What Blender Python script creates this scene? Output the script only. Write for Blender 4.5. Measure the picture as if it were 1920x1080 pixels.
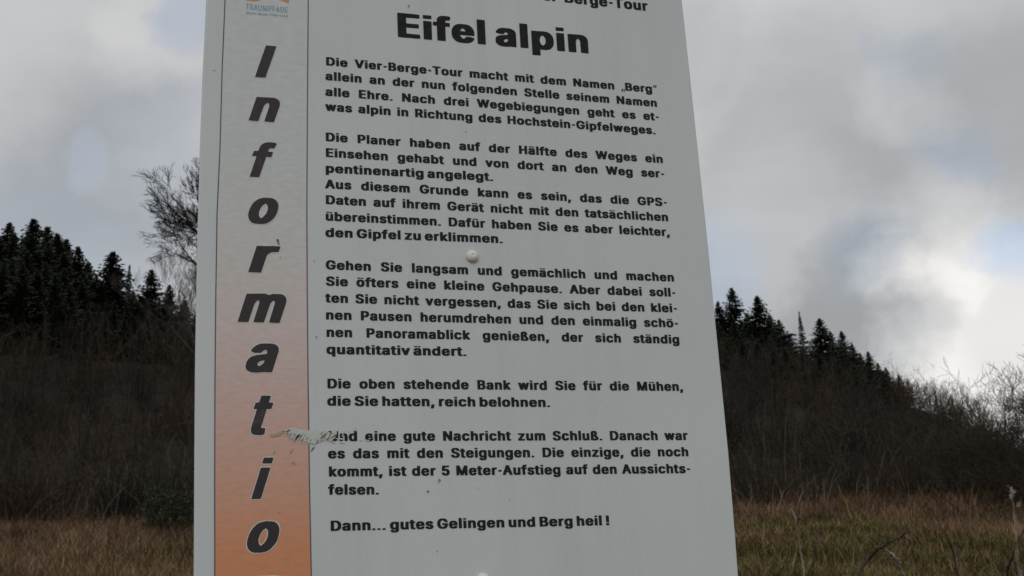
import bpy, bmesh, math, random
import numpy as np
from mathutils import Vector, Matrix
from mathutils.geometry import tessellate_polygon

for o in list(bpy.data.objects):
    bpy.data.objects.remove(o)
scene = bpy.context.scene
COL = scene.collection

# ------------------------------------------------------------------ camera
F_PX = 2362.0                                  # focal length in pixels of the 1920 wide photograph
VP_R = (8980.0, 825.0)                         # where the level lines of the sign meet
VP_U = (549.0, -7477.0)                        # where its upright lines meet

def pix(px, py):
    return Vector(((px - 960) / F_PX, -(py - 540) / F_PX, -1.0))

Zb = pix(*VP_U).normalized()
Xb = pix(*VP_R)
Xb = (Xb - Zb * Xb.dot(Zb)).normalized()
Yb = Zb.cross(Xb)
RWC = Matrix((Xb, Yb, Zb))                     # camera axes -> world axes

def ray(px, py):
    return (RWC @ pix(px, py))

cam_data = bpy.data.cameras.new('camera')
cam = bpy.data.objects.new('camera', cam_data)
COL.objects.link(cam)
cam.matrix_world = RWC.to_4x4()
cam_data.sensor_width = 36.0
cam_data.lens = F_PX / 1920 * 36
cam_data.clip_start = 0.05
cam_data.clip_end = 3000
scene.camera = cam
SIGN_Y = 0.71                                  # the sign's face is the plane y = SIGN_Y
cam_data.dof.use_dof = True
cam_data.dof.focus_distance = 0.745
cam_data.dof.aperture_fstop = 50

# horizontal frame of the view: s = forward, t = to the right
fw = ray(960, 540); fw.z = 0; fw.normalize()
FX, FY = fw.x, fw.y
def to_xy(s, t):
    return s * FX + t * FY, s * FY - t * FX
def st_of(px, py):
    r = ray(px, py)
    s = r.x * FX + r.y * FY
    t = r.x * FY - r.y * FX
    return t / s, r.z / s                      # azimuth tangent, elevation tangent

# ------------------------------------------------------------------ sky and sun
SUN_EL, SUN_AZ = math.radians(38), math.radians(205)      # sun behind the clouds, behind the viewer's left shoulder
world = bpy.data.worlds.new('World')
scene.world = world
world.use_nodes = True
nt = world.node_tree
nt.nodes.clear()
N = nt.nodes.new
def link(a, b):
    nt.links.new(a, b)
out = N('ShaderNodeOutputWorld')
mixs = N('ShaderNodeMixShader')
bg1 = N('ShaderNodeBackground'); bg2 = N('ShaderNodeBackground')
sky = N('ShaderNodeTexSky'); sky.sky_type = 'NISHITA'; sky.sun_disc = False
sky.sun_elevation = SUN_EL; sky.sun_rotation = SUN_AZ
link(sky.outputs[0], bg1.inputs[0]); bg1.inputs[1].default_value = 0.15
tc = N('ShaderNodeTexCoord')
def math_n(op, a, b=None, c=None, clamp=False):
    n = N('ShaderNodeMath'); n.operation = op; n.use_clamp = clamp
    for i, v in enumerate((a, b, c)):
        if v is None: continue
        if isinstance(v, (int, float)): n.inputs[i].default_value = v
        else: link(v, n.inputs[i])
    return n.outputs[0]
def noise(vec, scale, detail, rough, dist=0.0, out_i=0):
    n = N('ShaderNodeTexNoise'); n.inputs['Scale'].default_value = scale
    n.inputs['Detail'].default_value = detail; n.inputs['Roughness'].default_value = rough
    n.inputs['Distortion'].default_value = dist
    link(vec, n.inputs['Vector']); return n.outputs[out_i]
mp = N('ShaderNodeMapping'); mp.inputs['Scale'].default_value = (1.0, 1.0, 3.2)
link(tc.outputs['Generated'], mp.inputs['Vector'])
# ragged edges: the direction is pushed about by noise before the big clouds are looked up
wn = noise(tc.outputs['Generated'], 7.0, 6.0, 0.6, 0.0, 1)
vsub = N('ShaderNodeVectorMath'); vsub.operation = 'SUBTRACT'; vsub.inputs[1].default_value = (0.5, 0.5, 0.5)
link(wn, vsub.inputs[0])
vsc = N('ShaderNodeVectorMath'); vsc.operation = 'SCALE'; vsc.inputs['Scale'].default_value = 0.13
link(vsub.outputs[0], vsc.inputs[0])
vadd = N('ShaderNodeVectorMath'); vadd.operation = 'ADD'
link(tc.outputs['Generated'], vadd.inputs[0]); link(vsc.outputs[0], vadd.inputs[1])
vnorm = N('ShaderNodeVectorMath'); vnorm.operation = 'NORMALIZE'
link(vadd.outputs[0], vnorm.inputs[0])
def cloud_blob(px, py, rad, inner=0.0):
    d = ray(px, py).normalized()
    vd = N('ShaderNodeVectorMath'); vd.operation = 'DOT_PRODUCT'
    link(vnorm.outputs[0], vd.inputs[0]); vd.inputs[1].default_value = d
    mr = N('ShaderNodeMapRange'); mr.interpolation_type = 'SMOOTHSTEP'
    mr.inputs['From Min'].default_value = math.cos(rad / F_PX)
    mr.inputs['From Max'].default_value = math.cos(rad * inner / F_PX)
    link(vd.outputs['Value'], mr.inputs['Value'])
    return mr.outputs['Result']
n1 = noise(mp.outputs[0], 2.6, 5.0, 0.52, 0.4)
n2 = noise(mp.outputs[0], 11.0, 5.0, 0.55, 0.2)
lum = math_n('MULTIPLY_ADD', math_n('SUBTRACT', n1, 0.5), 0.15, 0.525)
lum = math_n('MULTIPLY_ADD', math_n('SUBTRACT', n2, 0.5), 0.06, lum)
CLOUDS = [  # px, py, radius, inner share, change of brightness
    (60, 60, 260, 0.1, 0.06), (310, 60, 150, 0.1, 0.08), (120, 300, 260, 0.2, -0.07), (240, 230, 160, 0.2, -0.04),
    (1500, 20, 260, 0.1, 0.06), (1540, 270, 280, 0.1, -0.10), (1890, 190, 210, 0.2, -0.10), (1330, 90, 110, 0.2, -0.06),
    (1700, 210, 90, 0.1, 0.08), (1480, 400, 180, 0.1, 0.10), (1780, 450, 150, 0.1, 0.07),
    (1880, 640, 240, 0.25, 0.30), (1720, 740, 140, 0.1, 0.12), (1480, 560, 330, 0.3, -0.06), (1640, 595, 165, 0.6, -0.09), (1735, 610, 75, 0.4, -0.09),
    (1680, 525, 75, 0.0, 0.14), (1775, 560, 80, 0.0, 0.10), (205, 345, 70, 0.1, 0.07), (90, 470, 240, 0.2, -0.05)]
for px, py, r, inn, dl in CLOUDS:
    lum = math_n('MULTIPLY_ADD', cloud_blob(px, py, r, inn), dl, lum)
lum = math_n('MAXIMUM', lum, 0.2)
tint = N('ShaderNodeMix'); tint.data_type = 'RGBA'
tint.inputs[6].default_value = (0.965, 0.99, 1.02, 1); tint.inputs[7].default_value = (1.02, 1.0, 0.965, 1)
link(math_n('MULTIPLY_ADD', lum, 3.0, -1.3, True), tint.inputs[0])
cm = N('ShaderNodeVectorMath'); cm.operation = 'SCALE'
link(tint.outputs[2], cm.inputs[0]); link(lum, cm.inputs['Scale'])
link(cm.outputs[0], bg2.inputs[0]); bg2.inputs[1].default_value = 1.0
# thin places in the cloud where the blue sky shows
gap = 0.02
for px, py, r, k in ((1915, 470, 100, 0.45), (205, 340, 60, 0.12), (1345, 500, 130, 0.2), (1712, 115, 70, 0.12), (1775, 285, 80, 0.14),
                     (370, 40, 90, 0.3), (1640, 495, 90, 0.1), (50, 490, 260, 0.12), (330, 300, 170, 0.1)):
    gap = math_n('MULTIPLY_ADD', cloud_blob(px, py, r, 0.1), k, gap)
link(math_n('SUBTRACT', 1.0, gap, None, True), mixs.inputs[0])
link(bg1.outputs[0], mixs.inputs[1]); link(bg2.outputs[0], mixs.inputs[2]); link(mixs.outputs[0], out.inputs[0])

sun_data = bpy.data.lights.new('sun', 'SUN')
sun = bpy.data.objects.new('sun', sun_data)
COL.objects.link(sun)
sun_data.energy = 0.7; sun_data.angle = math.radians(25); sun_data.color = (1.0, 0.97, 0.93)
sdir = Vector((math.sin(SUN_AZ) * math.cos(SUN_EL), math.cos(SUN_AZ) * math.cos(SUN_EL), math.sin(SUN_EL)))
sun.rotation_euler = sdir.to_track_quat('Z', 'Y').to_euler()
scene.view_settings.view_transform = 'Standard'
scene.view_settings.look = 'None'
scene.view_settings.exposure = 0.0
scene.view_settings.gamma = 1.0
scene.view_settings.use_curve_mapping = False

# ------------------------------------------------------------------ helpers
def new_mat(name, color=(0.5, 0.5, 0.5), rough=0.7):
    m = bpy.data.materials.new(name); m.use_nodes = True
    b = m.node_tree.nodes['Principled BSDF']
    b.inputs['Base Color'].default_value = (*color, 1); b.inputs['Roughness'].default_value = rough
    return m, m.node_tree, b

def attr_mat(name, rough=0.8, noise_scale=None, amount=0.3, spec=0.2):
    """a material that takes its base colour from the mesh's own colour attribute, varied by noise"""
    m, t, b = new_mat(name, rough=rough)
    b.inputs['Specular IOR Level'].default_value = spec
    a = t.nodes.new('ShaderNodeAttribute'); a.attribute_name = 'tint'
    if noise_scale:
        c = t.nodes.new('ShaderNodeTexCoord')
        n = t.nodes.new('ShaderNodeTexNoise'); n.inputs['Scale'].default_value = noise_scale; n.inputs['Detail'].default_value = 4
        t.links.new(c.outputs['Object'], n.inputs['Vector'])
        mr = t.nodes.new('ShaderNodeMapRange')
        mr.inputs['From Min'].default_value = 0.3; mr.inputs['From Max'].default_value = 0.7
        mr.inputs['To Min'].default_value = 1 - amount; mr.inputs['To Max'].default_value = 1 + amount
        t.links.new(n.outputs[0], mr.inputs['Value'])
        v = t.nodes.new('ShaderNodeVectorMath'); v.operation = 'SCALE'
        t.links.new(a.outputs['Color'], v.inputs[0]); t.links.new(mr.outputs[0], v.inputs['Scale'])
        t.links.new(v.outputs[0], b.inputs['Base Color'])
    else:
        t.links.new(a.outputs['Color'], b.inputs['Base Color'])
    return m

def link_obj(name, me, parent=None, mat=None):
    o = bpy.data.objects.new(name, me)
    COL.objects.link(o)
    if parent: o.parent = parent
    if mat and me is not None and not me.materials: me.materials.append(mat)
    return o

def tag(o, label=None, cat=None, group=None, kind=None):
    for k, v in (('label', label), ('category', cat), ('group', group), ('kind', kind)):
        if v: o[k] = v
    return o

def empty(name, loc, label, cat, group=None):
    o = bpy.data.objects.new(name, None); COL.objects.link(o)
    o.empty_display_size = 0.2
    o.location = loc
    return tag(o, label, cat, group)

def tri_mesh(name, verts, tris, tints=None, smooth=False):
    """verts (n,3), tris (m,3), tints (n,3) -> mesh with colour attribute"""
    me = bpy.data.meshes.new(name)
    verts = np.asarray(verts, np.float32); tris = np.asarray(tris, np.int32)
    me.vertices.add(len(verts)); me.vertices.foreach_set('co', verts.ravel())
    me.loops.add(tris.size); me.loops.foreach_set('vertex_index', tris.ravel())
    me.polygons.add(len(tris))
    me.polygons.foreach_set('loop_start', np.arange(0, tris.size, 3, dtype=np.int32))
    me.polygons.foreach_set('loop_total', np.full(len(tris), 3, np.int32))
    if smooth: me.polygons.foreach_set('use_smooth', np.ones(len(tris), bool))
    if tints is not None:
        a = me.color_attributes.new('tint', 'FLOAT_COLOR', 'POINT')
        c = np.ones((len(verts), 4), np.float32); c[:, :3] = tints
        a.data.foreach_set('color', c.ravel())
    me.update(calc_edges=True)
    return me

class Tubes:
    """collects tapered tubes (polylines with a radius at each point) into one mesh"""
    def __init__(self): self.v = []; self.f = []; self.c = []; self.n = 0
    def add(self, pts, rad, sides=4, col=(0.1, 0.08, 0.06)):
        pts = [Vector(p) for p in pts]
        rings = []
        for i, p in enumerate(pts):
            d = (pts[min(i + 1, len(pts) - 1)] - pts[max(i - 1, 0)])
            if d.length < 1e-9: d = Vector((0, 0, 1))
            d.normalize()
            a = d.orthogonal().normalized() if i == 0 else (prev - d * prev.dot(d)).normalized()
            prev = a
            b = d.cross(a)
            r = rad[i]
            base = self.n
            if i == len(pts) - 1 and r < 1e-5 or (i == len(pts) - 1 and sides == 3):
                self.v.append(tuple(p)); self.c.append(col); self.n += 1; rings.append((base, 1))
            else:
                for k in range(sides):
                    w = 2 * math.pi * k / sides
                    q = p + a * (r * math.cos(w)) + b * (r * math.sin(w))
                    self.v.append(tuple(q)); self.c.append(col)
                self.n += sides; rings.append((base, sides))
        for (b0, n0), (b1, n1_) in zip(rings[:-1], rings[1:]):
            for k in range(n0):
                k2 = (k + 1) % n0
                if n1_ == 1: self.f.append((b0 + k, b0 + k2, b1))
                else:
                    self.f.append((b0 + k, b0 + k2, b1 + k2)); self.f.append((b0 + k, b1 + k2, b1 + k))
    def mesh(self, name, smooth=True):
        return tri_mesh(name, self.v, self.f, self.c, smooth)

def srgb(r, g, b):
    f = lambda c: (c / 255 / 12.92) if c / 255 <= 0.04045 else ((c / 255 + 0.055) / 1.055) ** 2.4
    return (f(r), f(g), f(b))

# ------------------------------------------------------------------ terrain
_prof = [(-700, .26), (0, .262), (370, .245), (640, .235), (900, .235), (1340, .222), (1560, .200), (1700, .180), (1800, .160), (1920, .128), (2300, .09), (2900, .08)]
_pa = np.array([st_of(p, 900)[0] for p, e in _prof]); _pe = np.array([e for p, e in _prof])
def ground(s, t):
    s = np.asarray(s, float); t = np.asarray(t, float)
    a = np.clip(t / np.maximum(s, 6.0), -0.8, 0.8)
    plane = -1.6 + 0.173 * s - 0.045 * t
    z30 = -1.6 + 30 * (0.173 - 0.045 * a)
    z70 = 70 * np.interp(a, _pa, _pe)
    u = (s - 30) / 40
    up = z30 + (z70 - z30) * np.clip(u, 0, 1)
    up = up + np.where(s > 70, 7.0 * (1 - np.exp(-np.maximum(s - 70, 0) / 30)), 0)
    near = np.where(s < -30, -1.6 + 0.173 * (-30) - 0.045 * t + (s + 30) * 0.03, plane)
    k = np.clip((np.abs(t) - 150) / 200, 0, 1)
    z = np.where(s > 30, up, near * (1 - k) + k * (-1.6 + 0.173 * np.clip(s, -30, 30)))
    x = s * FX + t * FY; y = s * FY - t * FX
    b = 0.05 * np.sin(x * 1.3 + 1) * np.cos(y * 1.1) + 0.10 * np.sin(x * .37 + 2) * np.sin(y * .41) + 0.02 * np.sin(x * 3.1) * np.sin(y * 2.7 + x)
    amp = np.clip((np.hypot(s, t)) / 12, 0.15, 1)
    return z + b * amp

def gz(s, t): return float(ground(s, t))
def wpos(s, t, dz=0.0):
    x, y = to_xy(s, t)
    return Vector((x, y, gz(s, t) + dz))

def vnoise(x, y, seed=0):
    """smooth value noise in numpy, 0..1"""
    xi = np.floor(x).astype(np.int64); yi = np.floor(y).astype(np.int64)
    fx = x - xi; fy = y - yi
    fx = fx * fx * (3 - 2 * fx); fy = fy * fy * (3 - 2 * fy)
    def h(a, b):
        n = (a * 374761393 + b * 668265263 + seed * 982451653) & 0x7fffffff
        n = ((n ^ (n >> 13)) * 1274126177) & 0x7fffffff
        return ((n ^ (n >> 16)) & 0xffff) / 65535.0
    return (h(xi, yi) * (1 - fx) * (1 - fy) + h(xi + 1, yi) * fx * (1 - fy) + h(xi, yi + 1) * (1 - fx) * fy + h(xi + 1, yi + 1) * fx * fy)

def build_terrain():
    gs = np.concatenate([np.arange(-600, -60, 45), np.arange(-60, -10, 4), np.arange(-10, 110, 0.9), np.arange(110, 200, 8), np.arange(200, 1001, 50)])
    gt = np.concatenate([np.arange(-900, -80, 45), np.arange(-80, -45, 4), np.arange(-45, 45, 0.9), np.arange(45, 80, 4), np.arange(80, 901, 45)])
    S, T = np.meshgrid(gs, gt, indexing='ij')
    Z = ground(S, T)
    X = S * FX + T * FY; Y = S * FY - T * FX
    v = np.stack([X.ravel(), Y.ravel(), Z.ravel()], 1)
    n, m = S.shape
    i = (np.arange(n - 1)[:, None] * m + np.arange(m - 1)[None, :]).ravel()
    f = np.concatenate([np.stack([i, i + 1, i + m + 1], 1), np.stack([i, i + m + 1, i + m], 1)])
    f = f[:, ::-1]
    # what grows there: turf in the meadow, brown leaf litter under the thicket
    w = vnoise(X.ravel() * .35, Y.ravel() * .35, 3)
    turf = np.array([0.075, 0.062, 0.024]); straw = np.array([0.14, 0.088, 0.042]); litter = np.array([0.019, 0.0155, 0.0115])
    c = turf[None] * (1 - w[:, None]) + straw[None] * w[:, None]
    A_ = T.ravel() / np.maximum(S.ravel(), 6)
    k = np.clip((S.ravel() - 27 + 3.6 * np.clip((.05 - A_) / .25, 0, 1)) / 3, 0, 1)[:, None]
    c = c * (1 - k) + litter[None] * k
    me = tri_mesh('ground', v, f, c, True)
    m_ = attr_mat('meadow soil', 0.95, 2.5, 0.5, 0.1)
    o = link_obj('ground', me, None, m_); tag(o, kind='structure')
build_terrain()

rnd = random.Random(7)
rng = np.random.default_rng(11)

# ------------------------------------------------------------------ spruces
needle_mat = attr_mat('spruce needles', 0.7, 3.0, 0.35, 0.15)
bark_mat = attr_mat('bark', 0.95, 14.0, 0.35, 0.1)

def spruce_meshes(seed, thin=False):
    """a trunk and a crown 1 unit high; each branch carries drooping sprays of needles"""
    r = random.Random(seed)
    tb = Tubes()
    lean = [(r.uniform(-.01, .01), r.uniform(-.01, .01)) for _ in range(6)]
    tb.add([(lean[i][0] * i / 5, lean[i][1] * i / 5, i / 5) for i in range(6)], [.016, .013, .010, .007, .004, .001], 6, (0.05, 0.038, 0.028))
    V = []; Fc = []; C = []
    z = 0.07
    wide = .22 if thin else .37
    while z < 0.995:
        h = 1 - z
        nb = r.choice((5, 6, 7)) if h > .1 else 4
        off = r.uniform(0, 6.28)
        for k in range(nb):
            if r.random() < (.28 if thin else .14): continue
            az = off + 6.283 * k / nb + r.uniform(-.35, .35)
            L = (wide * (h ** 1.02) * (1 - .35 * max(0, .25 - z) / .25) + .004) * r.uniform(.5, 1.15)
            rise = r.uniform(-.25, .05) + (.9 * max(0, 1 - h / .18))
            dx, dy = math.cos(az), math.sin(az)
            base = (V and len(V)) or 0
            n = max(3, int(L / .022))
            tb.add([(0, 0, z), (dx * L * .6, dy * L * .6, z + rise * L * .6), (dx * L, dy * L, z + rise * L + .012)], [.003, .002, .0005], 3, (0.045, 0.034, 0.026))
            for i in range(n):
                t = (i + .6) / n
                cx, cy, cz = dx * L * t, dy * L * t, z + rise * L * t + .012 * t * t
                for side in (-1, 1):
                    w = (.052 * (1 - .6 * t) * (h ** .6) + .0035) * r.uniform(.6, 1.3)
                    if thin: w *= .8
                    a2 = az + side * r.uniform(.7, 1.4)
                    ex, ey, ez = cx + math.cos(a2) * w, cy + math.sin(a2) * w, cz - w * r.uniform(.15, .8)
                    fx, fy = dx * (.004 + .012 * h), dy * (.004 + .012 * h)
                    j = len(V)
                    V += [(cx - fx, cy - fy, cz + .004), (cx + fx * 1.2, cy + fy * 1.2, cz - .002), (ex + fx, ey + fy, ez), (ex - fx * .6, ey - fy * .6, ez - w * .35)]
                    Fc += [(j, j + 1, j + 2), (j, j + 2, j + 3)]
                    g = r.uniform(.7, 1.25)
                    C += [(.046 * g, .058 * g, .040 * g)] * 4
        z += (.026 * (h ** .6) + .006) * r.uniform(.8, 1.2)
    # leader
    for q in range(5):
        j = len(V); a_ = q * 1.3; V += [(.003 * math.cos(a_), .003 * math.sin(a_), .97), (-.003 * math.cos(a_), -.003 * math.sin(a_), .965), (0, 0, 1.0 + .006 * (q % 2))]; Fc.append((j, j + 1, j + 2)); C += [(.02, .03, .018)] * 3
    return tb.mesh('trunk'), tri_mesh('crown', V, Fc, C)

SPR = [spruce_meshes(s, thin=(s == 5)) for s in (1, 2, 3, 4, 5)]
for a, b in SPR:
    a.materials.append(bark_mat); b.materials.append(needle_mat)

def spruce(s, t, h, w=1.0, kind=0, label='', group=None, rot=None):
    p = wpos(s, t, -0.15)
    e = empty('spruce_tree', p, label, 'spruce tree', group)
    e.rotation_euler = (0, 0, rnd.uniform(0, 6.28) if rot is None else rot)
    a, b = SPR[kind]
    for nm, me in (('trunk', a), ('crown', b)):
        o = link_obj(nm, me, e); o.scale = (h * w, h * w, h)
    return e

def spruce_at(px, py, s, w, kind, label, group=None):
    """the tree whose top stands at this point of the skyline, at distance s"""
    a, el = st_of(px, py)
    t = a * s
    h = el * s - gz(s, t) + .15
    return spruce(s, t, max(h, 2.0), w, kind, label, group)

SKYLINE = [  # px, py, s, width, kind, label
    (18, 419, 84, 1.0, 0, 'dark spruce at the left edge of the photo, top of the left wood'),
    (64, 411, 82, 1.05, 1, 'tallest dark spruce of the left wood, with a pointed top above the crest'),
    (90, 426, 85, .9, 2, 'dark spruce just right of the tallest one in the left wood'),
    (108, 438, 83, 1.0, 3, 'dark spruce in the middle of the left wood, short blunt top'),
    (125, 450, 85, .95, 0, 'dark spruce on the falling edge of the left wood, above the last pointed one'),
    (147, 463, 80, 1.0, 2, 'last pointed dark spruce before the gap in the left skyline'),
    (167, 492, 84, 1.0, 1, 'low dark spruce in the gap left of the neat cone shaped one'),
    (212, 472, 76, 1.25, 3, 'neat cone shaped dark spruce standing clear on the left skyline'),
    (243, 497, 78, .8, 4, 'slim small spruce right of the neat cone shaped one'),
    (284, 506, 74, 1.1, 1, 'dark spruce with a rounded tip beside the bare tree on the left'),
    (318, 535, 76, 1.0, 0, 'low dark spruce under the bare branches left of the sign'),
    (1346, 566, 80, 1.0, 0, 'dark spruce half hidden by the right edge of the sign'),
    (1371, 540, 80, 1.0, 1, 'tallest dark spruce right of the sign, ragged pointed top'),
    (1400, 588, 84, .9, 2, 'short dark spruce between the two tallest right of the sign'),
    (1419, 555, 79, 1.15, 3, 'second tallest dark spruce right of the sign, leaning bushy top'),
    (1442, 590, 82, 1.0, 0, 'dark spruce on the shoulder right of the bushy topped one'),
    (1460, 600, 80, 1.0, 2, 'stumpy dark spruce before the lone slender one on the right'),
    (1478, 625, 83, 1.0, 1, 'low dark spruce at the foot of the lone slender one on the right'),
    (1498, 584, 77, .75, 4, 'lone slender spruce with sky on both sides on the right skyline'),
    (1536, 597, 77, 1.15, 3, 'broad dark spruce right of the lone slender one'),
    (1556, 622, 81, 1.0, 0, 'low dark spruce on the right flank of the broad one'),
    (1577, 621, 78, 1.0, 1, 'pointed dark spruce halfway down the right skyline'),
    (1597, 645, 79, 1.0, 2, 'dark spruce just below the pointed one halfway down the right skyline'),
    (1612, 662, 78, 1.0, 0, 'small dark spruce in the dip of the right skyline'),
    (1627, 659, 76, 1.0, 3, 'last prominent dark spruce going down the right skyline'),
    (1645, 680, 77, 1.0, 1, 'small dark spruce below the last prominent one on the right'),
    (1660, 689, 76, 1.1, 2, 'second to last spruce where the right wood meets the bare shrubs'),
    (1685, 703, 75, 1.1, 0, 'last low spruce where the right wood meets the bare shrubs'),
]
for px, py, s, w, k, lab in SKYLINE:
    spruce_at(px, py, s, w * (1.65 if k != 4 else 1.1), k, lab, 'spruces along the skyline')
# the wood goes on behind the sign and off both edges, and is deep
for i, px in enumerate(range(410, 1340, 62)):
    py = 520 - 60 * math.sin((px - 380) / 960 * math.pi) + rnd.uniform(-18, 18) + (40 if px > 1150 else 0)
    spruce_at(px, py, rnd.uniform(76, 84), rnd.uniform(.9, 1.15), i % 4, 'dark spruce of the wood hidden behind the sign', 'spruces hidden behind the sign')
for i, px in enumerate(range(-480, 0, 48)):
    spruce_at(px, 400 + rnd.uniform(-15, 15), rnd.uniform(76, 84), 1.0, i % 4, 'dark spruce beyond the left edge of the view', 'spruces beyond the left edge')
def sky_y(px):
    xs = [-480, 0, 64, 135, 165, 212, 250, 290, 370, 500, 860, 1200, 1340, 1375, 1400, 1450, 1485, 1515, 1580, 1640, 1700]
    ys = [420, 430, 428, 462, 512, 528, 538, 548, 562, 470, 450, 500, 590, 590, 610, 622, 662, 660, 662, 700, 724]
    return float(np.interp(px, xs, ys))
for row, (s, dy) in enumerate(((90, 2), (72.5, 40), (75.5, 12), (69.5, 66))):
    px = -470 + row * 9
    while px < 1690:
        if row != 0 or True:
            py = sky_y(px) + dy + rnd.uniform(-6, 14)
            seen = px < 372 or px > 1345
            lab = ('dark spruce inside the dense wood left of the sign' if px < 372 else 'dark spruce inside the dense wood right of the sign') if seen else 'dark spruce of the wood hidden behind the sign'
            grp = ('inner spruces of the left wood' if px < 372 else 'inner spruces of the right wood') if seen else 'spruces hidden behind the sign'
            if px < -20: lab, grp = 'dark spruce beyond the left edge of the view', 'spruces beyond the left edge'
            spruce_at(px, py, s + rnd.uniform(-1.2, 1.2), rnd.uniform(1.4, 1.9), rnd.randrange(4), lab, grp)
        px += rnd.uniform(26, 36) if -20 < px < 372 or 1345 < px else 75

# ------------------------------------------------------------------ thicket of bare shrubs on the slope
def ribbons(P0, P1, P2, w, tint, seg_tip=True):
    """curved twigs: two tapering segments each, as three-sided slivers seen from any side"""
    n = len(P0)
    d = P2 - P0
    up = rng.normal(size=(n, 3)); a = np.cross(d, up); a /= np.linalg.norm(a, axis=1)[:, None] + 1e-9
    b = np.cross(d, a); b /= np.linalg.norm(b, axis=1)[:, None] + 1e-9
    w = w[:, None]
    V = np.stack([P0 + a * w, P0 - a * w * .5 + b * w * .8, P0 - a * w * .5 - b * w * .8, P1 + a * w * .7, P1 - a * w * .5, P2], 1)
    base = (np.arange(n) * 6)[:, None]
    T = np.array([[0, 1, 3], [1, 4, 3], [1, 2, 4], [2, 0, 4], [3, 4, 5]])
    Fc = (base[:, :, None] + T[None]).reshape(-1, 3)
    return V.reshape(-1, 3), Fc, np.repeat(tint, 6, axis=0)

def merge(parts):
    vs, fs, cs = [], [], []; n = 0
    for v, f, c in parts:
        vs.append(v); fs.append(f + n); cs.append(c); n += len(v)
    return np.concatenate(vs), np.concatenate(fs), np.concatenate(cs)

def bush_twigs(centres, height, radius, n_stem, n_twig, palette, w_stem, w_twig):
    """bare shrubs: stems that fan out from the root, twigs off them in every direction"""
    parts = []
    nb = len(centres)
    c = np.repeat(centres, n_stem, 0); H = np.repeat(height, n_stem); R = np.repeat(radius, n_stem)
    n = len(c)
    az = rng.uniform(0, 2 * np.pi, n); sp = np.sqrt(rng.uniform(0, 1, n))
    hh = H * rng.uniform(.25, 1.10, n) * (1 - .45 * sp ** 2)
    off = np.stack([np.cos(az) * sp * R, np.sin(az) * sp * R, hh], 1)
    P0 = c + np.stack([np.cos(az) * R * .12, np.sin(az) * R * .12, np.full(n, -.1)], 1)
    P1 = c + off * np.array([.42, .42, .62]) + rng.normal(0, .17, (n, 3))
    P2 = c + off
    cl = vnoise(centres[:, 0] * .16, centres[:, 1] * .16, 17) * .75 + rng.uniform(0, .25, nb)
    tint_b = palette[np.clip((cl * 1.3 - .15) * len(palette), 0, len(palette) - 1).astype(int)] * (0.42 + .55 * vnoise(centres[:, 0] * .3, centres[:, 1] * .3, 19))[:, None]
    tint = np.repeat(tint_b, n_stem, 0) * rng.uniform(.6, 1.5, (n, 1))
    parts.append(ribbons(P0, P1, P2, rng.uniform(.6, 1.3, n) * w_stem, tint))
    # twigs
    k = rng.integers(0, n, nb * n_twig)
    u = rng.uniform(.15, 1.0, len(k))[:, None]
    q = np.where(u < .5, P0[k] + (P1[k] - P0[k]) * u * 2, P1[k] + (P2[k] - P1[k]) * (u * 2 - 1))
    d = rng.normal(size=(len(k), 3)); d[:, 2] = d[:, 2] * .7 + .12
    d /= np.linalg.norm(d, axis=1)[:, None]
    L = (rng.uniform(.15, .55, len(k)) * (np.repeat(height, n_twig)[:len(k)] / 2.5))[:, None]
    t2 = tint[k] * rng.uniform(.7, 1.5, (len(k), 1))
    parts.append(ribbons(q, q + d * L * .5 + rng.normal(0, .03, (len(k), 3)), q + d * L, rng.uniform(.5, 1.2, len(k)) * w_twig, t2))
    return merge(parts)

BROWN = np.array([(.076, .054, .042), (.062, .050, .038), (.050, .044, .036), (.040, .043, .034), (.088, .060, .045), (.045, .040, .033), (.034, .038, .029)])
def centres_st(s, t, dz=0.0):
    z = ground(s, t)
    return np.stack([s * FX + t * FY, s * FY - t * FX, z + dz], 1)

def thicket():
    parts = []
    # the ragged front edge, then the slope behind it, thinner as it recedes
    for (s0, s1, n, h0, h1, nst, ntw) in ((27.5, 33, 250, 1.3, 2.4, 30, 200), (33, 44, 290, 2.0, 3.2, 24, 170), (44, 58, 320, 2.2, 3.4, 18, 120), (58, 76, 380, 2.2, 3.6, 16, 120)):
        s = rng.uniform(s0, s1, n)
        a = rng.uniform(-.60, .66, n)
        if s0 < 30: s = s - 3.6 * np.clip((.05 - a) / .25, 0, 1) - 1.6 + 2.4 * (vnoise(a * 26, a * 0 + 2, 41) - .5)
        t = a * s
        h = rng.uniform(h0, h1, n)
        h *= np.where(a > .36, .8, 1.0) * np.where((a < -.1) & (s > 50) & (s < 69), rng.uniform(1.0, 1.7, n), 1.0)
        parts.append(bush_twigs(centres_st(s, t), h, h * .62, nst, ntw, BROWN, .011 + (s0 - 28) * .0002, .0042 + (s0 - 28) * .00010))
    v, f, c = merge(parts)
    print('thicket tris', len(f))
    me = tri_mesh('bare_thicket', v, f, c)
    m = attr_mat('dry twigs', 0.9, None, spec=0.1)
    o = link_obj('bare_thicket', me, None, m)
    tag(o, 'dense dark brown thicket of leafless shrubs covering the slope below the spruces', 'thicket', None, 'stuff')
thicket()

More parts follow.
